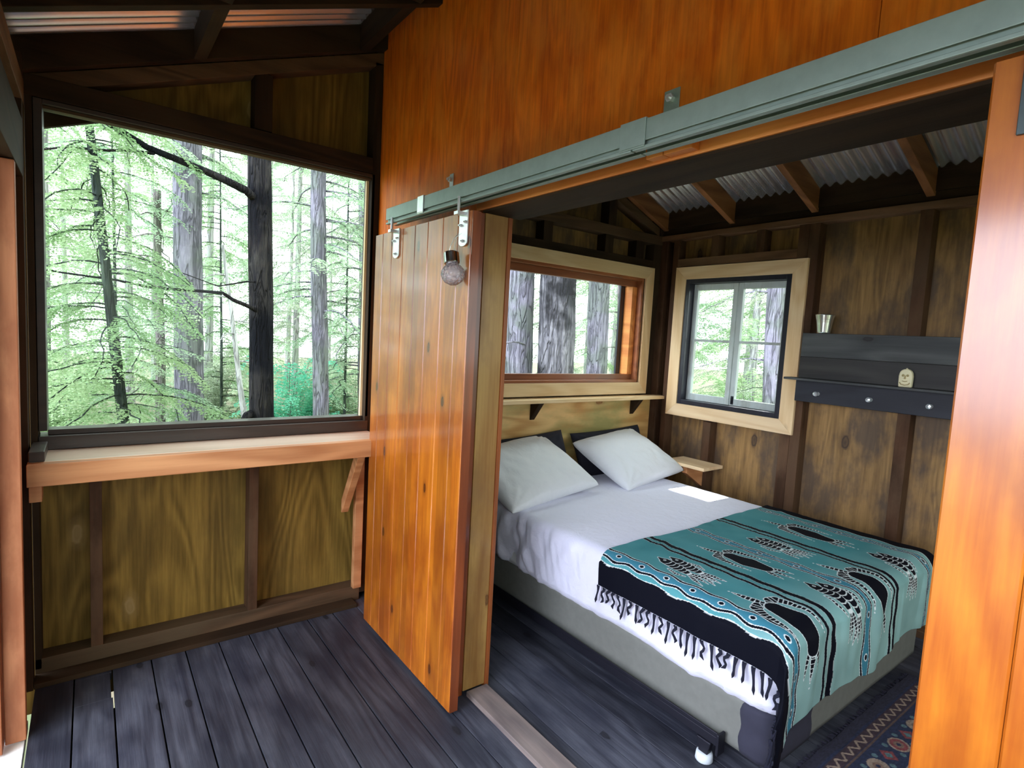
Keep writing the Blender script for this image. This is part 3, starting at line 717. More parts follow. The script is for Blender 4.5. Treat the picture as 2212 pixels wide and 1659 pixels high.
# pillows
def pillow(name, m, w, l, th, loc, rx, rz, seed, lean, label, cat='pillow', group=None):
    n = 56; top_ = []; 
    def f(i, j, sgn):
        a = -1+2*i/(n-1); b = -1+2*j/(n-1)
        a = math.copysign(abs(a)**.8, a); b = math.copysign(abs(b)**.8, b)
        e = max(0, (1-a*a)*(1-b*b))
        t = th/2*e**.36
        x = a*w/2*(1-.055*(1-b*b)); y = b*l/2*(1-.055*(1-a*a))
        wr = .010*noise.noise(Vector((x*6+seed, y*6, seed*2)))+.006*noise.noise(Vector((x*17, y*14+seed, 3)))
        ridge = 0
        for ca, cb in ((-1,-1), (1,-1), (1,1), (-1,1)):
            da, db = a-ca, b-cb; r_ = math.hypot(da, db); an = math.atan2(db, da)
            ridge += .006*math.sin(an*13+seed)*math.exp(-(r_/.55)**2)
        sag = -.02*(1-a*a)*(b if b < 0 else 0)
        return (x, y, sgn*t+(wr+ridge)*min(1, e*5)*(1 if sgn > 0 else .2)+sag*.2)
    mb = MB().grid(n, n, lambda i, j: f(i, j, 1)); mb.grid(n, n, lambda i, j: f(n-1-i, j, -1))
    # local x across the bed, local y up the lean, local z outwards
    la = R(lean); up = Vector((-math.cos(la), 0, math.sin(la))); ac = Vector((0, 1, 0)); nrm = ac.cross(up)
    q = Matrix.Rotation(R(rz), 3, nrm); ac = q @ ac; up = q @ up
    q2 = Matrix.Rotation(R(rx), 3, up); ac = q2 @ ac; nrm = ac.cross(up)
    c = Vector(loc); vs = [c+ac*x+up*y+nrm*z for x, y, z in mb.v]
    m2 = MB(); m2.add(vs, mb.f)
    o = obj(name, m2, m, at=c, smooth=True)
    # weld the two shells
    import bmesh
    b = bmesh.new(); b.from_mesh(o.data); bmesh.ops.remove_doubles(b, verts=b.verts, dist=.0008); b.to_mesh(o.data); b.free()
    return tag(o, label, cat, group)
pillow('pillow', M['pillow'], .76, .55, .19, (.335, .885, .735), 0, 8, 1.3, 25, 'white pillow nearest the sliding door side of the bed, leaning on the head wall')
pillow('pillow', M['pillow'], .70, .53, .19, (.335, 1.80, .735), 0, 8, 4.1, 26, 'white pillow beside the corner shelf, plump and tilted against the head wall')
pillow('dark_pillow', M['navy'], .74, .34, .13, (.125, 1.03, .735), 0, 3, 2.2, 66, 'dark navy pillow just showing behind the white pillow near the door')
pillow('dark_pillow', M['navy'], .74, .34, .13, (.125, 1.84, .735), 0, 2, 6.2, 66, 'dark navy pillow just showing behind the white pillow by the corner shelf')

# ------------------------------------------------------------------ sarong throw: the printed pattern is laid into the cloth as colour
TY0, TY1, TX1 = .572, 2.078, 2.108; RR = .062
P0, P1 = TY0+RR-(RR*PI/2+.09), TY1-RR+(RR*PI/2+.05)
Q0, Q1 = 1.27, TX1-RR+(RR*PI/2+.26)
NP, NQ = 760, 520
pp = np.linspace(P0, P1, NP); qq = np.linspace(Q0, Q1, NQ)
Pg, Qg = np.meshgrid(pp, qq)      # rows q, cols p
def vnoise(x, y, s=0.):
    """smooth value noise on arrays"""
    xi = np.floor(x).astype(int); yi = np.floor(y).astype(int); fx = x-xi; fy = y-yi
    fx = fx*fx*(3-2*fx); fy = fy*fy*(3-2*fy)
    def h(a, b):
        v = np.sin(a*127.1+b*311.7+s*74.7)*43758.5453; return v-np.floor(v)
    return (h(xi, yi)*(1-fx)+h(xi+1, yi)*fx)*(1-fy)+(h(xi, yi+1)*(1-fx)+h(xi+1, yi+1)*fx)*fy
def fold(s, lim, R_):
    """arc length past the straight part -> (outward, drop)"""
    s = np.maximum(s, 0); a = np.minimum(s/R_, PI/2)
    return R_*np.sin(a), R_*(1-np.cos(a))+np.maximum(0, s-R_*PI/2)
o1, dr1 = fold(TY0+RR-Pg, 0, RR); o2, dr2 = fold(Pg-(TY1-RR), 0, RR); o3, dr3 = fold(Qg-(TX1-RR), 0, RR)
Yw = np.clip(Pg, TY0+RR, TY1-RR)-o1+o2
headcurve = -.035*np.clip((Pg-1.5)/.5, 0, 1)**2+.012*np.sin(Pg*7)
Xw = np.minimum(Qg+headcurve*np.clip(1-(Qg-Q0)/.3, 0, 1), TX1-RR)+o3
both = np.minimum(np.maximum(dr1+dr2-RR*.3, 0), np.maximum(dr3-RR*.3, 0))
Zw = ZT+.010-dr1-dr2-dr3
near = Pg < 1
Xw = Xw+both*.10; Yw = np.where(near, Yw-both*.62, Yw+both*.2)
topmask = np.clip(1-(dr1+dr2+dr3)/.03, 0, 1)
bz = np.array([[bumps(x, y) for x, y in zip(rx, ry)] for rx, ry in zip(Xw[::8, ::8], Yw[::8, ::8])])
iq = np.clip(np.arange(NQ)/8, 0, bz.shape[0]-1.001); ip = np.clip(np.arange(NP)/8, 0, bz.shape[1]-1.001)
i0 = iq.astype(int); j0 = ip.astype(int); fi = (iq-i0)[:, None]; fj = (ip-j0)[None, :]
bzf = bz[i0][:, j0]*(1-fi)*(1-fj)+bz[i0+1][:, j0]*fi*(1-fj)+bz[i0][:, j0+1]*(1-fi)*fj+bz[i0+1][:, j0+1]*fi*fj
Zw += bzf*topmask
# small drapery folds
wr = (vnoise(Pg*5+Qg*2, Qg*22+Pg*9, 1)-.5)*.010*np.clip(1-(Qg-Q0)/.45, 0, 1)+(vnoise(Pg*7, Qg*6, 2)-.5)*.003
Zw += (np.abs(wr)+wr*.3)*topmask
fd = np.clip(dr3/.12, 0, 1)*((vnoise(Pg*9+1.5*dr3, dr3*1.5, 3)-.4)*.045+(vnoise(Pg*24, dr3*2, 4)-.5)*.012)
Xw += np.maximum(fd, 0)+.010*np.clip(dr3/.05, 0, 1)
fd2 = np.clip(dr1/.08, 0, 1)*(vnoise(Qg*14, dr1*4, 5)-.3)*.014
Yw -= np.where(dr1 > 0, fd2, 0); Yw -= .008*(dr1 > .05)
hem = np.clip((Qg-(Q1-.1))/.1, 0, 1); Zw += hem*(vnoise(Pg*3, Pg*0, 8)-.5)*.05

# colours
teal = np.array([.05,.225,.25]); teal2 = np.array([.10,.32,.34]); dark = np.array([.003,.0035,.008]); white = np.array([.72,.78,.78]); tealb = np.array([.03,.12,.2])
nz = vnoise(Pg*6, Qg*6, 11)*.6+vnoise(Pg*17, Qg*17, 12)*.4
col = teal[None,None]*(1-nz[...,None])+teal2[None,None]*nz[...,None]
pale = np.clip((Qg-1.85)/.35, 0, 1)[..., None]*.8  # foot end dyed paler to carry the brighter light falling there
col = col*(1-pale)+np.array([.32,.50,.47])*pale*(.7+.5*nz[..., None])
def put(mask, c):
    global col
    m = mask.astype(float)[..., None]; col = col*(1-m)+np.array(c)*m
def band_line(c, wd, wob=0, wl=.14, ph=0, jit=.006):
    center = c+wob*np.sin(2*PI*Qg/wl+ph)+jit*(vnoise(Qg*9, Qg*0+c*50, 20)-.5)*2
    return Pg-center
# black borders
d = band_line(.555, 0, .004, .17, 0, .004); put(d < 0, dark); put(np.abs(d) < .0015, white)
d = band_line(1.945, 0, .008, .17, 1); put(d > 0, dark); put(np.abs(d) < .0022, white)
def wavyband(c, hw, wl=.125):
    a = band_line(c-hw, 0, .0055, wl, 0, .006); b = band_line(c+hw, 0, -.0055, wl, 0, .006)
    inside = (a > 0) & (b < 0); put(inside, tealb*.8+teal*.5)
    for dd, sg in ((a, 1), (b, -1)):
        put(np.abs(dd) < .0065, dark); put(np.abs(dd-.0065) < .0015, white); put(np.abs(dd+.0065) < .0015, white)
    k = np.round((Qg-wl*.25*0-Q0)/wl); qc = Q0+k*wl
    # dots sit where the two lines bow apart
    kk = np.round((Qg-wl*.75)/wl); qc = kk*wl+wl*.75
    r = np.hypot((Pg-c), (Qg-qc)*.75); put(r < .0105, white); put(r < .0075, dark)
wavyband(.607, .027); wavyband(1.205, .024, .17); wavyband(1.885, .018)
for c in (.885, 1.495):
    for off, wd in ((-.028, .009), (.018, .014)):
        d = band_line(c+off, 0, .003, .11, off*40); put(np.abs(d) < wd+.0018, white*.7); put(np.abs(d) < wd, dark)
def local(pc, qc, rot=0, sc=1.):
    dp, dq = (Pg-pc)/sc, (Qg-qc)/sc; c_, s_ = math.cos(R(rot)), math.sin(R(rot))
    u = -(dq*c_+dp*s_); w_ = dp*c_-dq*s_       # u towards the head of the bed
    return u, w_
def taper(u, w_, pts, rs):
    """signed distance to a tapered chain and the length travelled along it"""
    best = np.full(u.shape, 9.); along = np.zeros(u.shape); L = 0
    for (a, b, ra, rb) in zip(pts[:-1], pts[1:], rs[:-1], rs[1:]):
        ax, ay = a; bx, by = b; lx, ly = bx-ax, by-ay; l2 = lx*lx+ly*ly
        t = np.clip(((u-ax)*lx+(w_-ay)*ly)/l2, 0, 1)
        d = np.hypot(u-ax-t*lx, w_-ay-t*ly)-(ra+(rb-ra)*t)
        m = d < best; best = np.where(m, d, best); along = np.where(m, L+t*math.sqrt(l2), along); L += math.sqrt(l2)
    return best, along
def chain(u, w_, pts, rs, pitch=.016):
    d, al = taper(u, w_, pts, rs)
    put(d < .0016, white); put(d < -.001, dark)
    if pitch: put((d < -.001) & (np.mod(al, pitch) < .0026), white)
def turtle(pc, qc, rot=0, sc=1.):
    u, w_ = local(pc, qc, rot, sc)
    for s in (-1, 1):
        arc = [(.075, s*.0), (.095, s*.03), (.088, s*.052), (.055, s*.066), (.01, s*.072), (-.05, s*.072)]
        chain(u, w_, arc, [.008, .017, .017, .013, .008, .001], .013)
    chain(u, w_, [(.09, .0), (.118, -.012), (.15, -.02), (.185, -.026)], [.006, .012, .010, .001], .014)
    for s in (-1, 0, 1): chain(u, w_, [(-.085, s*.014), (-.12, s*.03), (-.165-.02*(s == 0), s*.04)], [.007, .010, .001], .014)
    d, _ = taper(u, w_, [(.058, 0), (-.01, 0), (-.078, 0)], [.032, .046, .030])
    put(d < .002, white); put(d < -.0012, dark)
    # tip dots
    for (a, b) in ((-.06, .073), (-.06, -.073), (-.2, 0), (.195, -.028)):
        put(np.hypot(u-a, w_-b) < .003, white)
def fishpair(pc, qc, rot=0, sc=1.):
    u, w_ = local(pc, qc, rot, sc)
    for off, sh in ((.026, 0.), (-.018, .02)):
        uu, ww = u-sh, w_-off-.18*(u)*.5
        d, al = taper(uu, ww, [(.095, 0), (.06, 0), (.0, 0), (-.07, 0)], [.004, .022, .025, .010])
        put(d < .0018, white); put(d < -.0008, dark)
        put((d < -.0008) & (uu < .045) & (np.mod(uu-ww*ww*14, .019) < .0032), white)
        r = np.hypot(uu-.066, ww-.003); put(r < .0058, white); put(r < .0032, dark)
        for e in (-1, 0, 1):
            chain(uu, ww, [(-.062, e*.006), (-.10, e*.02), (-.145, e*.03)], [.006, .008, .001], .012)
    for e in (-1, 1): chain(u, w_, [(.03, e*.055), (-.01, e*.064), (-.045, e*.052)], [.003, .007, .002], .011)
fishpair(.74, 1.585, -4, 1.15); turtle(.735, 2.055, -2, 1.25)
turtle(1.055, 1.675, 2, 1.15); fishpair(1.075, 2.07, 0, 1.2)
fishpair(1.365, 1.645, 2, 1.15); turtle(1.35, 2.095, 2, 1.25)
turtle(1.715, 1.64, -2, 1.2); fishpair(1.70, 2.06, -2, 1.15)

V = np.stack([Xw, Yw, Zw], -1).reshape(-1, 3)
idx = np.arange(NP*NQ).reshape(NQ, NP)
F = np.stack([idx[:-1, :-1], idx[1:, :-1], idx[1:, 1:], idx[:-1, 1:]], -1).reshape(-1, 4)
t = NT('sarong_batik_cloth'); at_ = t.n('ShaderNodeAttribute'); at_.attribute_name = 'dye'; t.link(at_.outputs['Color'], t.b.inputs['Base Color'])
t.b.inputs['Roughness'].default_value = .75; t.b.inputs['Specular IOR Level'].default_value = .1
vv, _ = t.coords((1,1,1), rand=False); t.bump(t.noise(vv, 160, 3), .15, .002)
throw = empty('throw_blanket', (1.7, 1.32, .6))
cl = obj_np('cloth', V, F, t.m, throw, smooth=True)
ca = cl.data.color_attributes.new('dye', 'FLOAT_COLOR', 'POINT')
cc = np.ones((NP*NQ, 4), dtype=np.float32); cc[:, :3] = col.reshape(-1, 3); ca.data.foreach_set('color', cc.ravel())
so = cl.modifiers.new('thick', 'SOLIDIFY'); so.thickness = .0022; so.offset = 1
# knotted fringe along the near edge and round the corner
fr = MB(); q = Q0+.008; k = 0
while q < Q1-.02:
    iqx = min(NQ-1, int((q-Q0)/(Q1-Q0)*(NQ-1)))
    x, y, z = Xw[iqx, 0], Yw[iqx, 0]-.003, Zw[iqx, 0]
    L = random.uniform(.075, .10)
    sw = random.uniform(-.5, .5); tang = random.random() < (.6 if q < 1.75 else .1)
    for s in (-1, 1):
        pts = []
        for i in range(7):
            u_ = i/6
            pts.append((x+s*.0045*(1-u_)+sw*.03*u_*u_+(.008*math.sin(u_*9+k) if tang else .0015*math.sin(u_*7+k)), y-.004-.003*s*math.sin(u_*PI)-.002*u_, z-L*u_*(.8 if tang else 1)))
        fr.tube(pts, [.0042, .004, .0036, .004, .0042, .006, .001], 5)
    q += .032+random.uniform(-.003, .003); k += 1
for i in range(46):     # bunch hanging from the corner
    a = random.uniform(0, 1); iqx = int(NQ*(.80+.19*a)); jp = int(random.uniform(0, 50)*(a > .9))
    x, y, z = Xw[min(iqx, NQ-1), jp], Yw[min(iqx, NQ-1), jp], Zw[min(iqx, NQ-1), jp]
    L = min(random.uniform(.06, .12), z-.006); ph = random.uniform(0, 6)
    if L < .02: continue
    pts = [(x+.006*math.sin(ph+u_*5), y-.005+.006*math.cos(ph+u_*6), z-L*u_) for u_ in [j/5 for j in range(6)]]
    fr.tube(pts, [.003, .0028, .003, .0028, .0045, .001], 5)
obj('fringe', fr, kind='stuff', mat=mat('navy_fringe_yarn', (.004,.005,.018), .9), parent=throw, smooth=True)
tag(throw, 'teal and black sarong throw printed with turtles and fish over the foot of the bed', 'throw blanket')

# ------------------------------------------------------------------ rug
RX0, RX1, RY0, RY1 = 2.075, 3.0, .30, 1.93
n1, n2 = 360, 560
rx = np.linspace(RX0, RX1, n1); ry = np.linspace(RY0, RY1, n2); Xr, Yr = np.meshgrid(rx, ry)
D = np.minimum(np.minimum(Xr-RX0, RX1-Xr), np.minimum(Yr-RY0, RY1-Yr))
al = np.where(np.minimum(Xr-RX0, RX1-Xr) < np.minimum(Yr-RY0, RY1-Yr), Yr, Xr)
rc = np.zeros(Xr.shape+(3,))+np.array([.025,.024,.045])
def rput(m, c):
    global rc
    m = m.astype(float)[..., None]; rc = rc*(1-m)+np.array(c)*m
cream = (.30,.22,.17); red = (.20,.045,.05); navy = (.018,.024,.06); pink = (.30,.05,.11)
rput(D > .045, navy)
zz = np.abs(np.mod(al, .06)-.03)
rput((D > .055) & (D < .10), (.045,.025,.035))
rput((D > .06) & (D < .095) & (np.abs(D-.062-zz*1.05) < .0065), cream)
rput((np.abs(D-.105) < .004), (.10,.06,.05))
pm = (D > .11) & (D < .235); rput(pm, navy)
kx = np.mod(al, .20)-.10; ky = D-.172; rr = np.hypot(kx, ky*1.1)
kk = np.floor(al/.20).astype(int)
rput(pm & (rr < .042), cream); rput(pm & (rr < .034) & (np.mod(kk, 2) == 0), red); rput(pm & (rr < .02), (.2,.12,.09)); rput(pm & (rr < .009), navy)
k3 = np.mod(al+.10, .20)-.10; r3 = np.abs(k3)+np.abs(ky); rput(pm & (r3 < .034), red); rput(pm & (r3 < .016), (.08,.16,.17))
for o_ in (.05, -.05):
    k4 = np.mod(al+o_, .20)-.10; rput(pm & (np.hypot(k4, np.abs(ky)-.032) < .011), (.09,.15,.17))
rput((np.abs(D-.24) < .004), cream)
rput((D > .245) & (D < .285), (.045,.025,.035)); rput((D > .248) & (D < .282) & (np.abs(D-.25-zz*1.0) < .0065), cream)
rput(D > .29, pink)
rr2 = np.mod(Xr, .16)-.08; rr3 = np.mod(Yr, .16)-.08; rput((D > .30) & (np.hypot(rr2, rr3) < .03), navy); rput((D > .30) & (np.hypot(rr2, rr3) < .015), cream)
wv = vnoise(Xr*260, Yr*90, 31); rc = rc*(.65+.6*wv[..., None])
Zr = .007+.003*vnoise(Xr*9, Yr*9, 33)+.0015*wv
eg = (D < .004); Zr = np.where(eg, .0008, Zr)
ex = .006*(vnoise(Yr*22, Xr*0, 34)-.5)*(Xr < RX0+.05)
V = np.stack([Xr+ex, Yr, Zr], -1).reshape(-1, 3); idx = np.arange(n1*n2).reshape(n2, n1)
F = np.stack([idx[:-1, :-1], idx[:-1, 1:], idx[1:, 1:], idx[1:, :-1]], -1).reshape(-1, 4)
t = NT('worn_kilim_wool'); at_ = t.n('ShaderNodeAttribute'); at_.attribute_name = 'dye'; t.link(at_.outputs['Color'], t.b.inputs['Base Color']); t.b.inputs['Roughness'].default_value = .95
rug = obj_np('rug', V, F, t.m, None, at=(2.5, 1.1, 0), smooth=True)
ca = rug.data.color_attributes.new('dye', 'FLOAT_COLOR', 'POINT'); cc = np.ones((n1*n2, 4), dtype=np.float32); cc[:, :3] = rc.reshape(-1, 3); ca.data.foreach_set('color', cc.ravel())
tf = MB(); y = RY0+.01
while y < RY1:
    a = random.uniform(-.01, .01); L = random.uniform(.008, .022)
    tf.tube([(RX0+.004, y, .006), (RX0-L*.6, y+a*.5, .005), (RX0-L, y+a, .003)], [.004, .003, .001], 5); y += random.uniform(.006, .03)
obj('fringe', tf, mat('dark_rug_selvage', (.03,.028,.05), .95), rug, kind='stuff')
tag(rug, 'worn navy and red patterned wool rug lying beyond the foot of the bed', 'rug')

# ------------------------------------------------------------------ THE FOREST
M['bark_dark'] = bark_mat('dark_bark', (.022,.02,.026), (.06,.052,.048), (.01,.01,.014), 26)
M['bark_pale'] = bark_mat('lavender_grey_bark', (.22,.20,.25), (.34,.31,.37), (.2,.21,.2), 24)
M['bark_mid'] = bark_mat('brown_grey_bark', (.15,.13,.13), (.27,.23,.22), (.16,.17,.12), 24)
M['bark_patchy'] = bark_mat('patchy_burnt_bark', (.14,.13,.15), (.28,.26,.28), (.03,.028,.03), 22)
M['bark_green'] = bark_mat('mossy_bark', (.05,.07,.055), (.11,.14,.10), (.05,.06,.06), 30)
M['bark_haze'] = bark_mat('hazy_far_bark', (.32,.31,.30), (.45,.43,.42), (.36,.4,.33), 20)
M['bark_white'] = bark_mat('bleached_wood', (.75,.72,.72), (.6,.56,.56), (.8,.78,.78), 20)
M['leaf_a'] = leaf_mat('pale_conifer_needles', (.24,.38,.18), (.48,.6,.36))
M['leaf_b'] = leaf_mat('mint_conifer_needles', (.28,.42,.26), (.54,.66,.46))
M['leaf_c'] = leaf_mat('teal_green_leaves', (.10,.5,.34), (.28,.66,.46))
M['leaf_d'] = leaf_mat('olive_grey_leaves', (.28,.34,.24), (.52,.56,.42))

def trunk_mesh(base, top, r0, r1, seed, n=20, seg=26, rug_=.06):
    base, top = Vector(base), Vector(top); mb = MB(); L = (top-base).length
    def fn(i, j):
        t = j/(seg-1); c = base.lerp(top, t); a = 2*PI*i/n
        c = c+Vector((noise.noise(Vector((t*3, seed, 0))), noise.noise(Vector((t*3, seed, 9))), 0))*r0*.35*math.sin(t*PI)
        r = (r0+(r1-r0)*t)*(1+.25*math.exp(-t*L/.35))
        r *= 1+rug_*noise.noise(Vector((math.cos(a)*2.2, math.sin(a)*2.2, t*L*1.1+seed)))+rug_*.8*noise.noise(Vector((math.cos(a)*7, math.sin(a)*7, t*L*2.5+seed)))
        return (c.x+r*math.cos(a), c.y+r*math.sin(a), c.z)
    return mb.grid(n, seg, fn, closed_u=True)
LEAF_T = [(0, 0), (.5, .5), (1, 0), (.5, -.5)]
def sprays(branches, leaf=.04, wid=.010, pitch=.07, tl=.3, step=.02, rs=None):
    """flat needle sprays hung along the given branch curves -> arrays of leaf quads"""
    rs = rs or np.random.default_rng(1); V = []
    for pts in branches:
        pts = np.array(pts); seg = np.linalg.norm(np.diff(pts, axis=0), axis=1); L = seg.sum(); cum = np.r_[0, np.cumsum(seg)]
        s = .15*L
        while s < L:
            k = min(np.searchsorted(cum, s)-1, len(pts)-2); t = (s-cum[k])/max(seg[k], 1e-6); p = pts[k]+(pts[k+1]-pts[k])*t
            d = (pts[k+1]-pts[k])/seg[k]
            for side in (-1, 1):
                hz = np.array([-d[1], d[0], 0])*side; hz = hz/max(np.linalg.norm(hz), 1e-5)
                dirv = d*.75+hz*.8+np.array([0, 0, -.25+rs.uniform(-.2, .25)]); dirv /= np.linalg.norm(dirv)
                ll = tl*(.35+.65*math.sin(PI*min(1, .15+.85*s/L)))*rs.uniform(.6, 1.15)
                m = max(2, int(ll/step)); u = (np.arange(m)+rs.random(m)*.6)/m
                q = p+dirv*(u*ll)[:, None]; q[:, 2] -= .35*ll*u*u
                for sd in (-1, 1):
                    nn = np.cross(dirv, [0, 0, 1.]); nn /= np.linalg.norm(nn)
                    ld = dirv*.6+nn*sd*.8+rs.normal(0, .18, (m, 3)); ld /= np.linalg.norm(ld, axis=1)[:, None]
                    ln_ = leaf*rs.uniform(.6, 1.2, m)*(1-.4*u); ws = np.cross(ld, rs.normal(0, 1, (m, 3))+np.array([0, 0, 1.5])); ws /= np.linalg.norm(ws, axis=1)[:, None]
                    a = q; b = q+ld*(ln_*.5)[:, None]+ws*wid; c = q+ld*ln_[:, None]; e = q+ld*(ln_*.5)[:, None]-ws*wid
                    V.append(np.stack([a, b, c, e], 1))
            s += pitch*rs.uniform(.7, 1.3)
    return np.concatenate(V).reshape(-1, 3) if V else np.zeros((0, 3))
def branch_curve(p, az, L, droop, rs, n=9, rise=.15):
    out = []; a = az
    for i in range(n):
        t = i/(n-1); out.append((p[0]+math.cos(a)*L*t, p[1]+math.sin(a)*L*t, p[2]+rise*L*t-droop*L*t*t+rs.normal(0, .012)*L*t)); a += rs.normal(0, .05)
    return out
def tree(name, base, top, r0, r1, bark, label, seed, nb=0, zlo=1., zhi=4.5, bl=(1.2, 2.4), leafm='leaf_a', leaf=.045, group=None, az=None, extra=(), lw=.011, pitch=.07, tl=.32, step=.022, bare=0, droop=.45, br=.013):
    rs = np.random.default_rng(seed); base = Vector(base); top = Vector(top)
    e = empty(name, base)
    obj('trunk', trunk_mesh(base, top, r0, r1, seed), M[bark], e, smooth=True)
    curves = []
    for i in range(nb):
        z = zlo+(zhi-zlo)*(i+rs.random())/nb; t = (z-base.z)/(top.z-base.z); c = base.lerp(top, t)
        a = rs.uniform(0, 2*PI) if az is None else az[0]+rs.uniform(-az[1], az[1])
        cv = branch_curve((c.x, c.y, c.z), a, rs.uniform(*bl)*(1.1-.3*t), droop*rs.uniform(.6, 1.3), rs)
        curves.append(cv)
        if i < 60:
            obj('branch', MB().tube(cv, [max(.003, br*(1-j/9)+.003) for j in range(len(cv))], 5), M[bark], e, smooth=True)
    for pts, ra, rb in extra:
        n = len(pts); obj('limb', MB().tube(pts, [ra+(rb-ra)*i/(n-1) for i in range(n)], 9), M[bark], e, smooth=True)
    if curves and leafm:
        V = sprays(curves[bare:], leaf, lw, pitch, tl, step, rs)
        F = np.arange(len(V)).reshape(-1, 4); o = obj_np('foliage', V, F, M[leafm], e); o['kind'] = 'stuff'
    return tag(e, label, 'tree', group)
def copy_tree(o, loc, rz, sc, label, group):
    r = o.copy(); C.objects.link(r); r.location = loc; r.rotation_euler = (0, 0, rz); r.scale = (sc, sc, sc); r['label'] = label; r['group'] = group
    for ch in list(o.children):
        c = ch.copy(); C.objects.link(c); c.parent = r
    return r
dk = tree('tree', (-3.2,.19,-1.1), (-3.2,.05,6.), .122, .10, 'bark_dark', 'dark-barked trunk with two long bare limbs seen through the porch window', 21,
   extra=[([(-3.2,.08,2.75),(-3.05,-.05,2.80),(-3.0,-.27,2.86),(-3.0,-.46,2.91),(-3.0,-.85,3.0),(-2.98,-1.14,3.13),(-2.95,-1.6,3.35)], .042, .02),
          ([(-3.2,.09,1.66),(-3.05,.02,1.68),(-2.95,-.05,1.70),(-2.9,-.175,1.74),(-2.9,-.27,1.80),(-2.9,-.46,1.80),(-2.9,-.82,1.795),(-2.9,-1.08,1.835),(-2.9,-1.45,1.86),(-2.85,-1.8,1.9)], .024, .005),
          ([(-3.0,-.80,2.96),(-2.95,-1.0,2.93),(-2.9,-1.14,2.885),(-2.9,-1.4,2.85),(-2.9,-1.62,2.77)], .014, .007),
          ([(-3.15,.08,1.95),(-3.0,-.05,1.93),(-2.95,-.3,1.86),(-2.9,-.7,1.98)], .011, .003),
          ([(-3.2,.1,.62),(-3.12,.0,.6),(-3.1,-.05,.52)], .05, .035)])
tree('tree', (-6,-.14,-1.2), (-6,-.22,7), .185, .165, 'bark_pale', 'straight pale grey trunk left of centre between two darker trunks in porch view', 22, nb=16, zlo=3.2, zhi=5.5, bl=(.8, 1.6), leafm='leaf_b')
tree('tree', (-2.6,-.89,-1.1), (-2.6,-1.36,4.2), .050, .022, 'bark_green', 'thin leaning mossy trunk with drooping green branches outside the porch window', 23, nb=70, zlo=.7, zhi=4.0, bl=(.5, 1.1), leafm='leaf_a', leaf=.036, lw=.008, pitch=.045, tl=.24, step=.017, br=.004, droop=.6)
tree('tree', (-5,1.41,-1.2), (-5,1.17,6.5), .112, .095, 'bark_pale', 'slim grey trunk nearest the plank door end of the porch window view', 24, nb=26, zlo=1.6, zhi=4.2, bl=(.7, 1.5), leafm='leaf_b', leaf=.04, lw=.009)
tree('tree', (-7,-.39,-1.3), (-7.05,-.45,3.4), .075, .05, 'bark_mid', 'broken brown trunk overgrown with twigs beside the pale grey trunk', 25, nb=26, zlo=.2, zhi=3.2, bl=(.4, .9), leafm='leaf_d', leaf=.03, lw=.006, pitch=.09, tl=.2)
tree('tree', (-6,.74,-1.2), (-6,.25,2.6), .055, .02, 'bark_white', 'bleached bare dead stem leaning between the dark and pale trunks', 26, nb=5, zlo=.8, zhi=2.4, bl=(.3, .7), leafm=None)
tree('tree', (-7,2.83,-1.3), (-7,2.6,6.5), .08, .065, 'bark_pale', 'thin pale trunk at the very edge of the porch window by the plank door', 27, nb=34, zlo=.4, zhi=4.5, bl=(.8, 1.7), leafm='leaf_d', leaf=.045, lw=.009)
tree('tree', (-3.6,3.84,-1.2), (-3.6,3.66,6.5), .215, .20, 'bark_pale', 'thick pale furrowed trunk nearest the jamb in the window over the bed', 28,
   extra=[([(-3.45,3.72,1.45),(-3.1,3.5,1.44),(-2.8,3.15,1.47),(-2.6,2.93,1.477),(-2.6,2.6,1.42)], .016, .009)])
tree('tree', (-3.0,4.06,-1.2), (-3.0,3.87,6.5), .262, .24, 'bark_patchy', 'thickest dark furrowed trunk in the window over the bed', 29)
tree('tree', (-4.5,6.50,-1.2), (-4.5,6.02,6.5), .20, .185, 'bark_pale', 'medium pale trunk standing clear of the others in the window over the bed', 30)
tree('tree', (-6,8.81,-1.2), (-6,8.3,6), .11, .09, 'bark_mid', 'slender trunk close to the sash edge of the window over the bed', 31, nb=8, zlo=.6, zhi=4.5, bl=(.8, 1.6), leafm='leaf_b', leaf=.05)
tree('tree', (-.75,6.0,-1.2), (-1.25,6.0,6.5), .12, .115, 'bark_pale', 'grey trunk outside the casement window in the back wall', 33, nb=6, zlo=1.2, zhi=3.8, bl=(.6, 1.2), leafm='leaf_d', leaf=.04)

for (x, y, lm, lab, sd) in ((-4.6, -2.0, 'leaf_a', 'leafy sapling with pale green sprays filling the front end of the porch window view', 71),
        (-5.6, -.95, 'leaf_b', 'mint green sapling standing between the mossy trunk and the pale trunk', 72), (-7.6, .55, 'leaf_a', 'feathery sapling just visible between the pale trunk and the dark trunk', 73),
        (-6.4, 2.25, 'leaf_b', 'soft green sapling behind the slim grey trunk near the plank door', 74), (-1.6, 7.6, 'leaf_d', 'thin sapling in view through the casement window in the back wall', 75)):
    tree('sapling', (x, y, -1.2), (x+.1, y-.1, 4.6), .028, .008, 'bark_green', lab, sd, nb=52, zlo=-.1, zhi=4.5, bl=(.5, 1.2), leafm=lm, leaf=.045, lw=.009, pitch=.06, tl=.26, step=.022, br=.005)
tree('tree', (.42,-3.3,-1.1), (.42,-3.35,7.), .58, .5, 'bark_mid', 'massive furrowed trunk added out of view before the porch front to shade its floor', 77)  # unseen trunk added to keep sky light off the porch floor
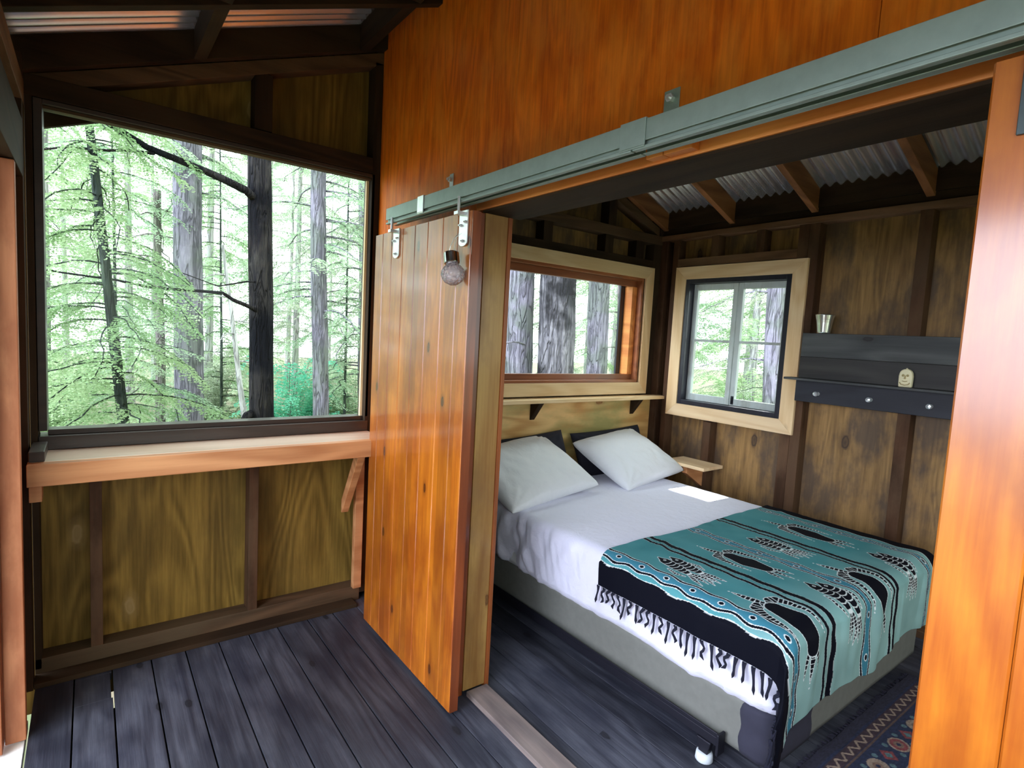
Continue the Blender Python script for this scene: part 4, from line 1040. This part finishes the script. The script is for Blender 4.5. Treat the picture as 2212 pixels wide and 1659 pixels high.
# understory saplings and background conifers
protos = []
for k, (lm, lf) in enumerate((('leaf_a', .075), ('leaf_b', .08), ('leaf_d', .075))):
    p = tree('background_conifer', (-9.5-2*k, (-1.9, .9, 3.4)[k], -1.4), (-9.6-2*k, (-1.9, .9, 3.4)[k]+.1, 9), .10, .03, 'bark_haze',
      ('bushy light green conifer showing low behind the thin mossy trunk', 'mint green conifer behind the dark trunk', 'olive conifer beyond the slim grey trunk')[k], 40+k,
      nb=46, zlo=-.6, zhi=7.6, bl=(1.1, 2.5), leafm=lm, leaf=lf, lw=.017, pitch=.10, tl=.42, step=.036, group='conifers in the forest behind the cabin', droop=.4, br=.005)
    protos.append(p)
spots = [(-8.5,-5.4), (-12,-8.5), (-8,-9.5), (-17,-11), (-5.5,-7.4), (-13,-4.4), (-15,-.4), (-16.5,3.4), (-14,6.2), (-20,-6.5), (-21,.6), (-22,5.5), (-20,9.8), (-12.5,8.2), (-9.5,9.7), (-12,13.5), (-8.5,13.5), (-14,17), (-4.3,11.5), (-6.8,10.8), (-2.6,12.8), (-6,15.5), (-3.4,16.5), (-8.6,18.5), (-26,-2), (-27,9)]
for i, (x, y) in enumerate(spots):
    copy_tree(protos[i % 3], (x, y, -1.5), 1.3+2.1*i, 1.0+.25*((i*7) % 5)/4, 'light green conifer deep in the bright forest behind the cabin', 'deep forest conifers')
# low bushes
def bush(loc, rad, h, leafm, label, seed, leaf=.06, n=60):
    rs = np.random.default_rng(seed); cv = []
    for i in range(n):
        a = rs.uniform(0, 2*PI); L = rad*rs.uniform(.5, 1.1); k = rs.uniform(.2, 1)
        cv.append([(loc[0]+math.cos(a)*L*t*.9, loc[1]+math.sin(a)*L*t*.9, loc[2]+h*k*math.sin(t*PI*.62)) for t in np.linspace(0, 1, 7)])
    e = empty('bush', loc); st = MB()
    for c in cv[:26]: st.tube(c, [.008-.001*j for j in range(7)], 4)
    obj('stems', st, M['bark_mid'], e)
    V = sprays(cv, leaf, .014, .06, .22, .028, rs); o = obj_np('foliage', V, np.arange(len(V)).reshape(-1, 4), M[leafm], e); o['kind'] = 'stuff'
    return tag(e, label, 'bush')
bush((-6.6, 1.35, -1.2), 1.0, 2.2, 'leaf_c', 'vivid teal green bush low beside the slim grey trunk', 61)
bush((-5.2, -1.75, -1.2), 1.1, 2.2, 'leaf_a', 'pale green bush low behind the thin mossy trunk', 62)
bush((-8.2, .35, -1.3), 1.1, 2.4, 'leaf_d', 'grey green bush low between the pale and dark trunks', 63)
bush((-6.8, 2.6, -1.3), 1.0, 2.3, 'leaf_b', 'mint green bush low by the edge trunk near the plank door', 64)
bush((-2.2, 8.0, -1.2), 1.4, 2.9, 'leaf_a', 'low green bush outside the casement window', 65)

# ------------------------------------------------------------------ LIGHT
wd = bpy.data.worlds.new('sky'); bpy.context.scene.world = wd; wd.use_nodes = True
nt = wd.node_tree; bg = nt.nodes['Background']
tcw = nt.nodes.new('ShaderNodeTexCoord')
def wn(typ, **k):
    o = nt.nodes.new(typ)
    for a, b in k.items(): setattr(o, a, b)
    return o
# even overcast canopy light with a broad brighter patch of sky over the clearing in front of the porch
dp = wn('ShaderNodeVectorMath', operation='DOT_PRODUCT'); nt.links.new(tcw.outputs['Generated'], dp.inputs[0])
gd = Vector((.02, -1, .55)).normalized(); dp.inputs[1].default_value = gd
rp = wn('ShaderNodeValToRGB'); rp.color_ramp.interpolation = 'EASE'
rp.color_ramp.elements[0].position = .60; rp.color_ramp.elements[0].color = (3.7,4.1,4.05,1)
rp.color_ramp.elements[1].position = .97; rp.color_ramp.elements[1].color = (12.5,13.5,16,1)
nt.links.new(dp.outputs['Value'], rp.inputs[0]); nt.links.new(rp.outputs[0], bg.inputs[0]); bg.inputs[1].default_value = 1.0
def light(name, typ, loc, tgt, energy, col=(1,1,1), **k):
    l = bpy.data.lights.new(name, typ); l.energy = energy; l.color = col
    for a, b in k.items(): setattr(l, a, b)
    o = bpy.data.objects.new(name, l); C.objects.link(o); o.location = loc
    o.rotation_euler = (Vector(tgt)-Vector(loc)).to_track_quat('-Z', 'Y').to_euler(); return o
# a shaft of sun through the gap in the canopy, coming in by the casement
tgt = Vector((.855, 1.9, .6)); dr = Vector((.0, .74, 1.0)).normalized()
light('sun_shaft', 'AREA', tgt+dr*5, tgt, 3.2, (1,.96,.88), shape='RECTANGLE', size=.30, size_y=.19, spread=R(.4))

# ------------------------------------------------------------------ CAMERA
cam = bpy.data.cameras.new('camera'); co = bpy.data.objects.new('camera', cam); C.objects.link(co)
yaw, pit, rol, f = R(52.85), R(-4.927), R(3.12), 1210.442
fw = Vector((-math.sin(yaw)*math.cos(pit), math.cos(yaw)*math.cos(pit), math.sin(pit))); rt = Vector((math.cos(yaw), math.sin(yaw), 0)); up = rt.cross(fw)
rt2 = rt*math.cos(rol)+up*math.sin(rol); up2 = -rt*math.sin(rol)+up*math.cos(rol)
co.matrix_world = Matrix(((rt2.x, up2.x, -fw.x, 2.952), (rt2.y, up2.y, -fw.y, -1.266), (rt2.z, up2.z, -fw.z, 1.55), (0, 0, 0, 1)))
cam.sensor_fit = 'HORIZONTAL'; cam.sensor_width = 36; cam.lens = 36*f/2212; cam.clip_start = .02; cam.clip_end = 300
sc = bpy.context.scene; sc.camera = co
sc.view_settings.view_transform = 'Standard'; sc.view_settings.look = 'None'; sc.view_settings.gamma = 1; sc.view_settings.exposure = 0
sc.view_settings.use_curve_mapping = False
sc.cycles.use_denoising = True; sc.cycles.max_bounces = 10; sc.cycles.transparent_max_bounces = 12; sc.cycles.diffuse_bounces = 4
sc.cycles.use_adaptive_sampling = True; sc.cycles.adaptive_threshold = .01
sc.cycles.sample_clamp_indirect = 10; sc.cycles.caustics_reflective = False; sc.cycles.caustics_refractive = False
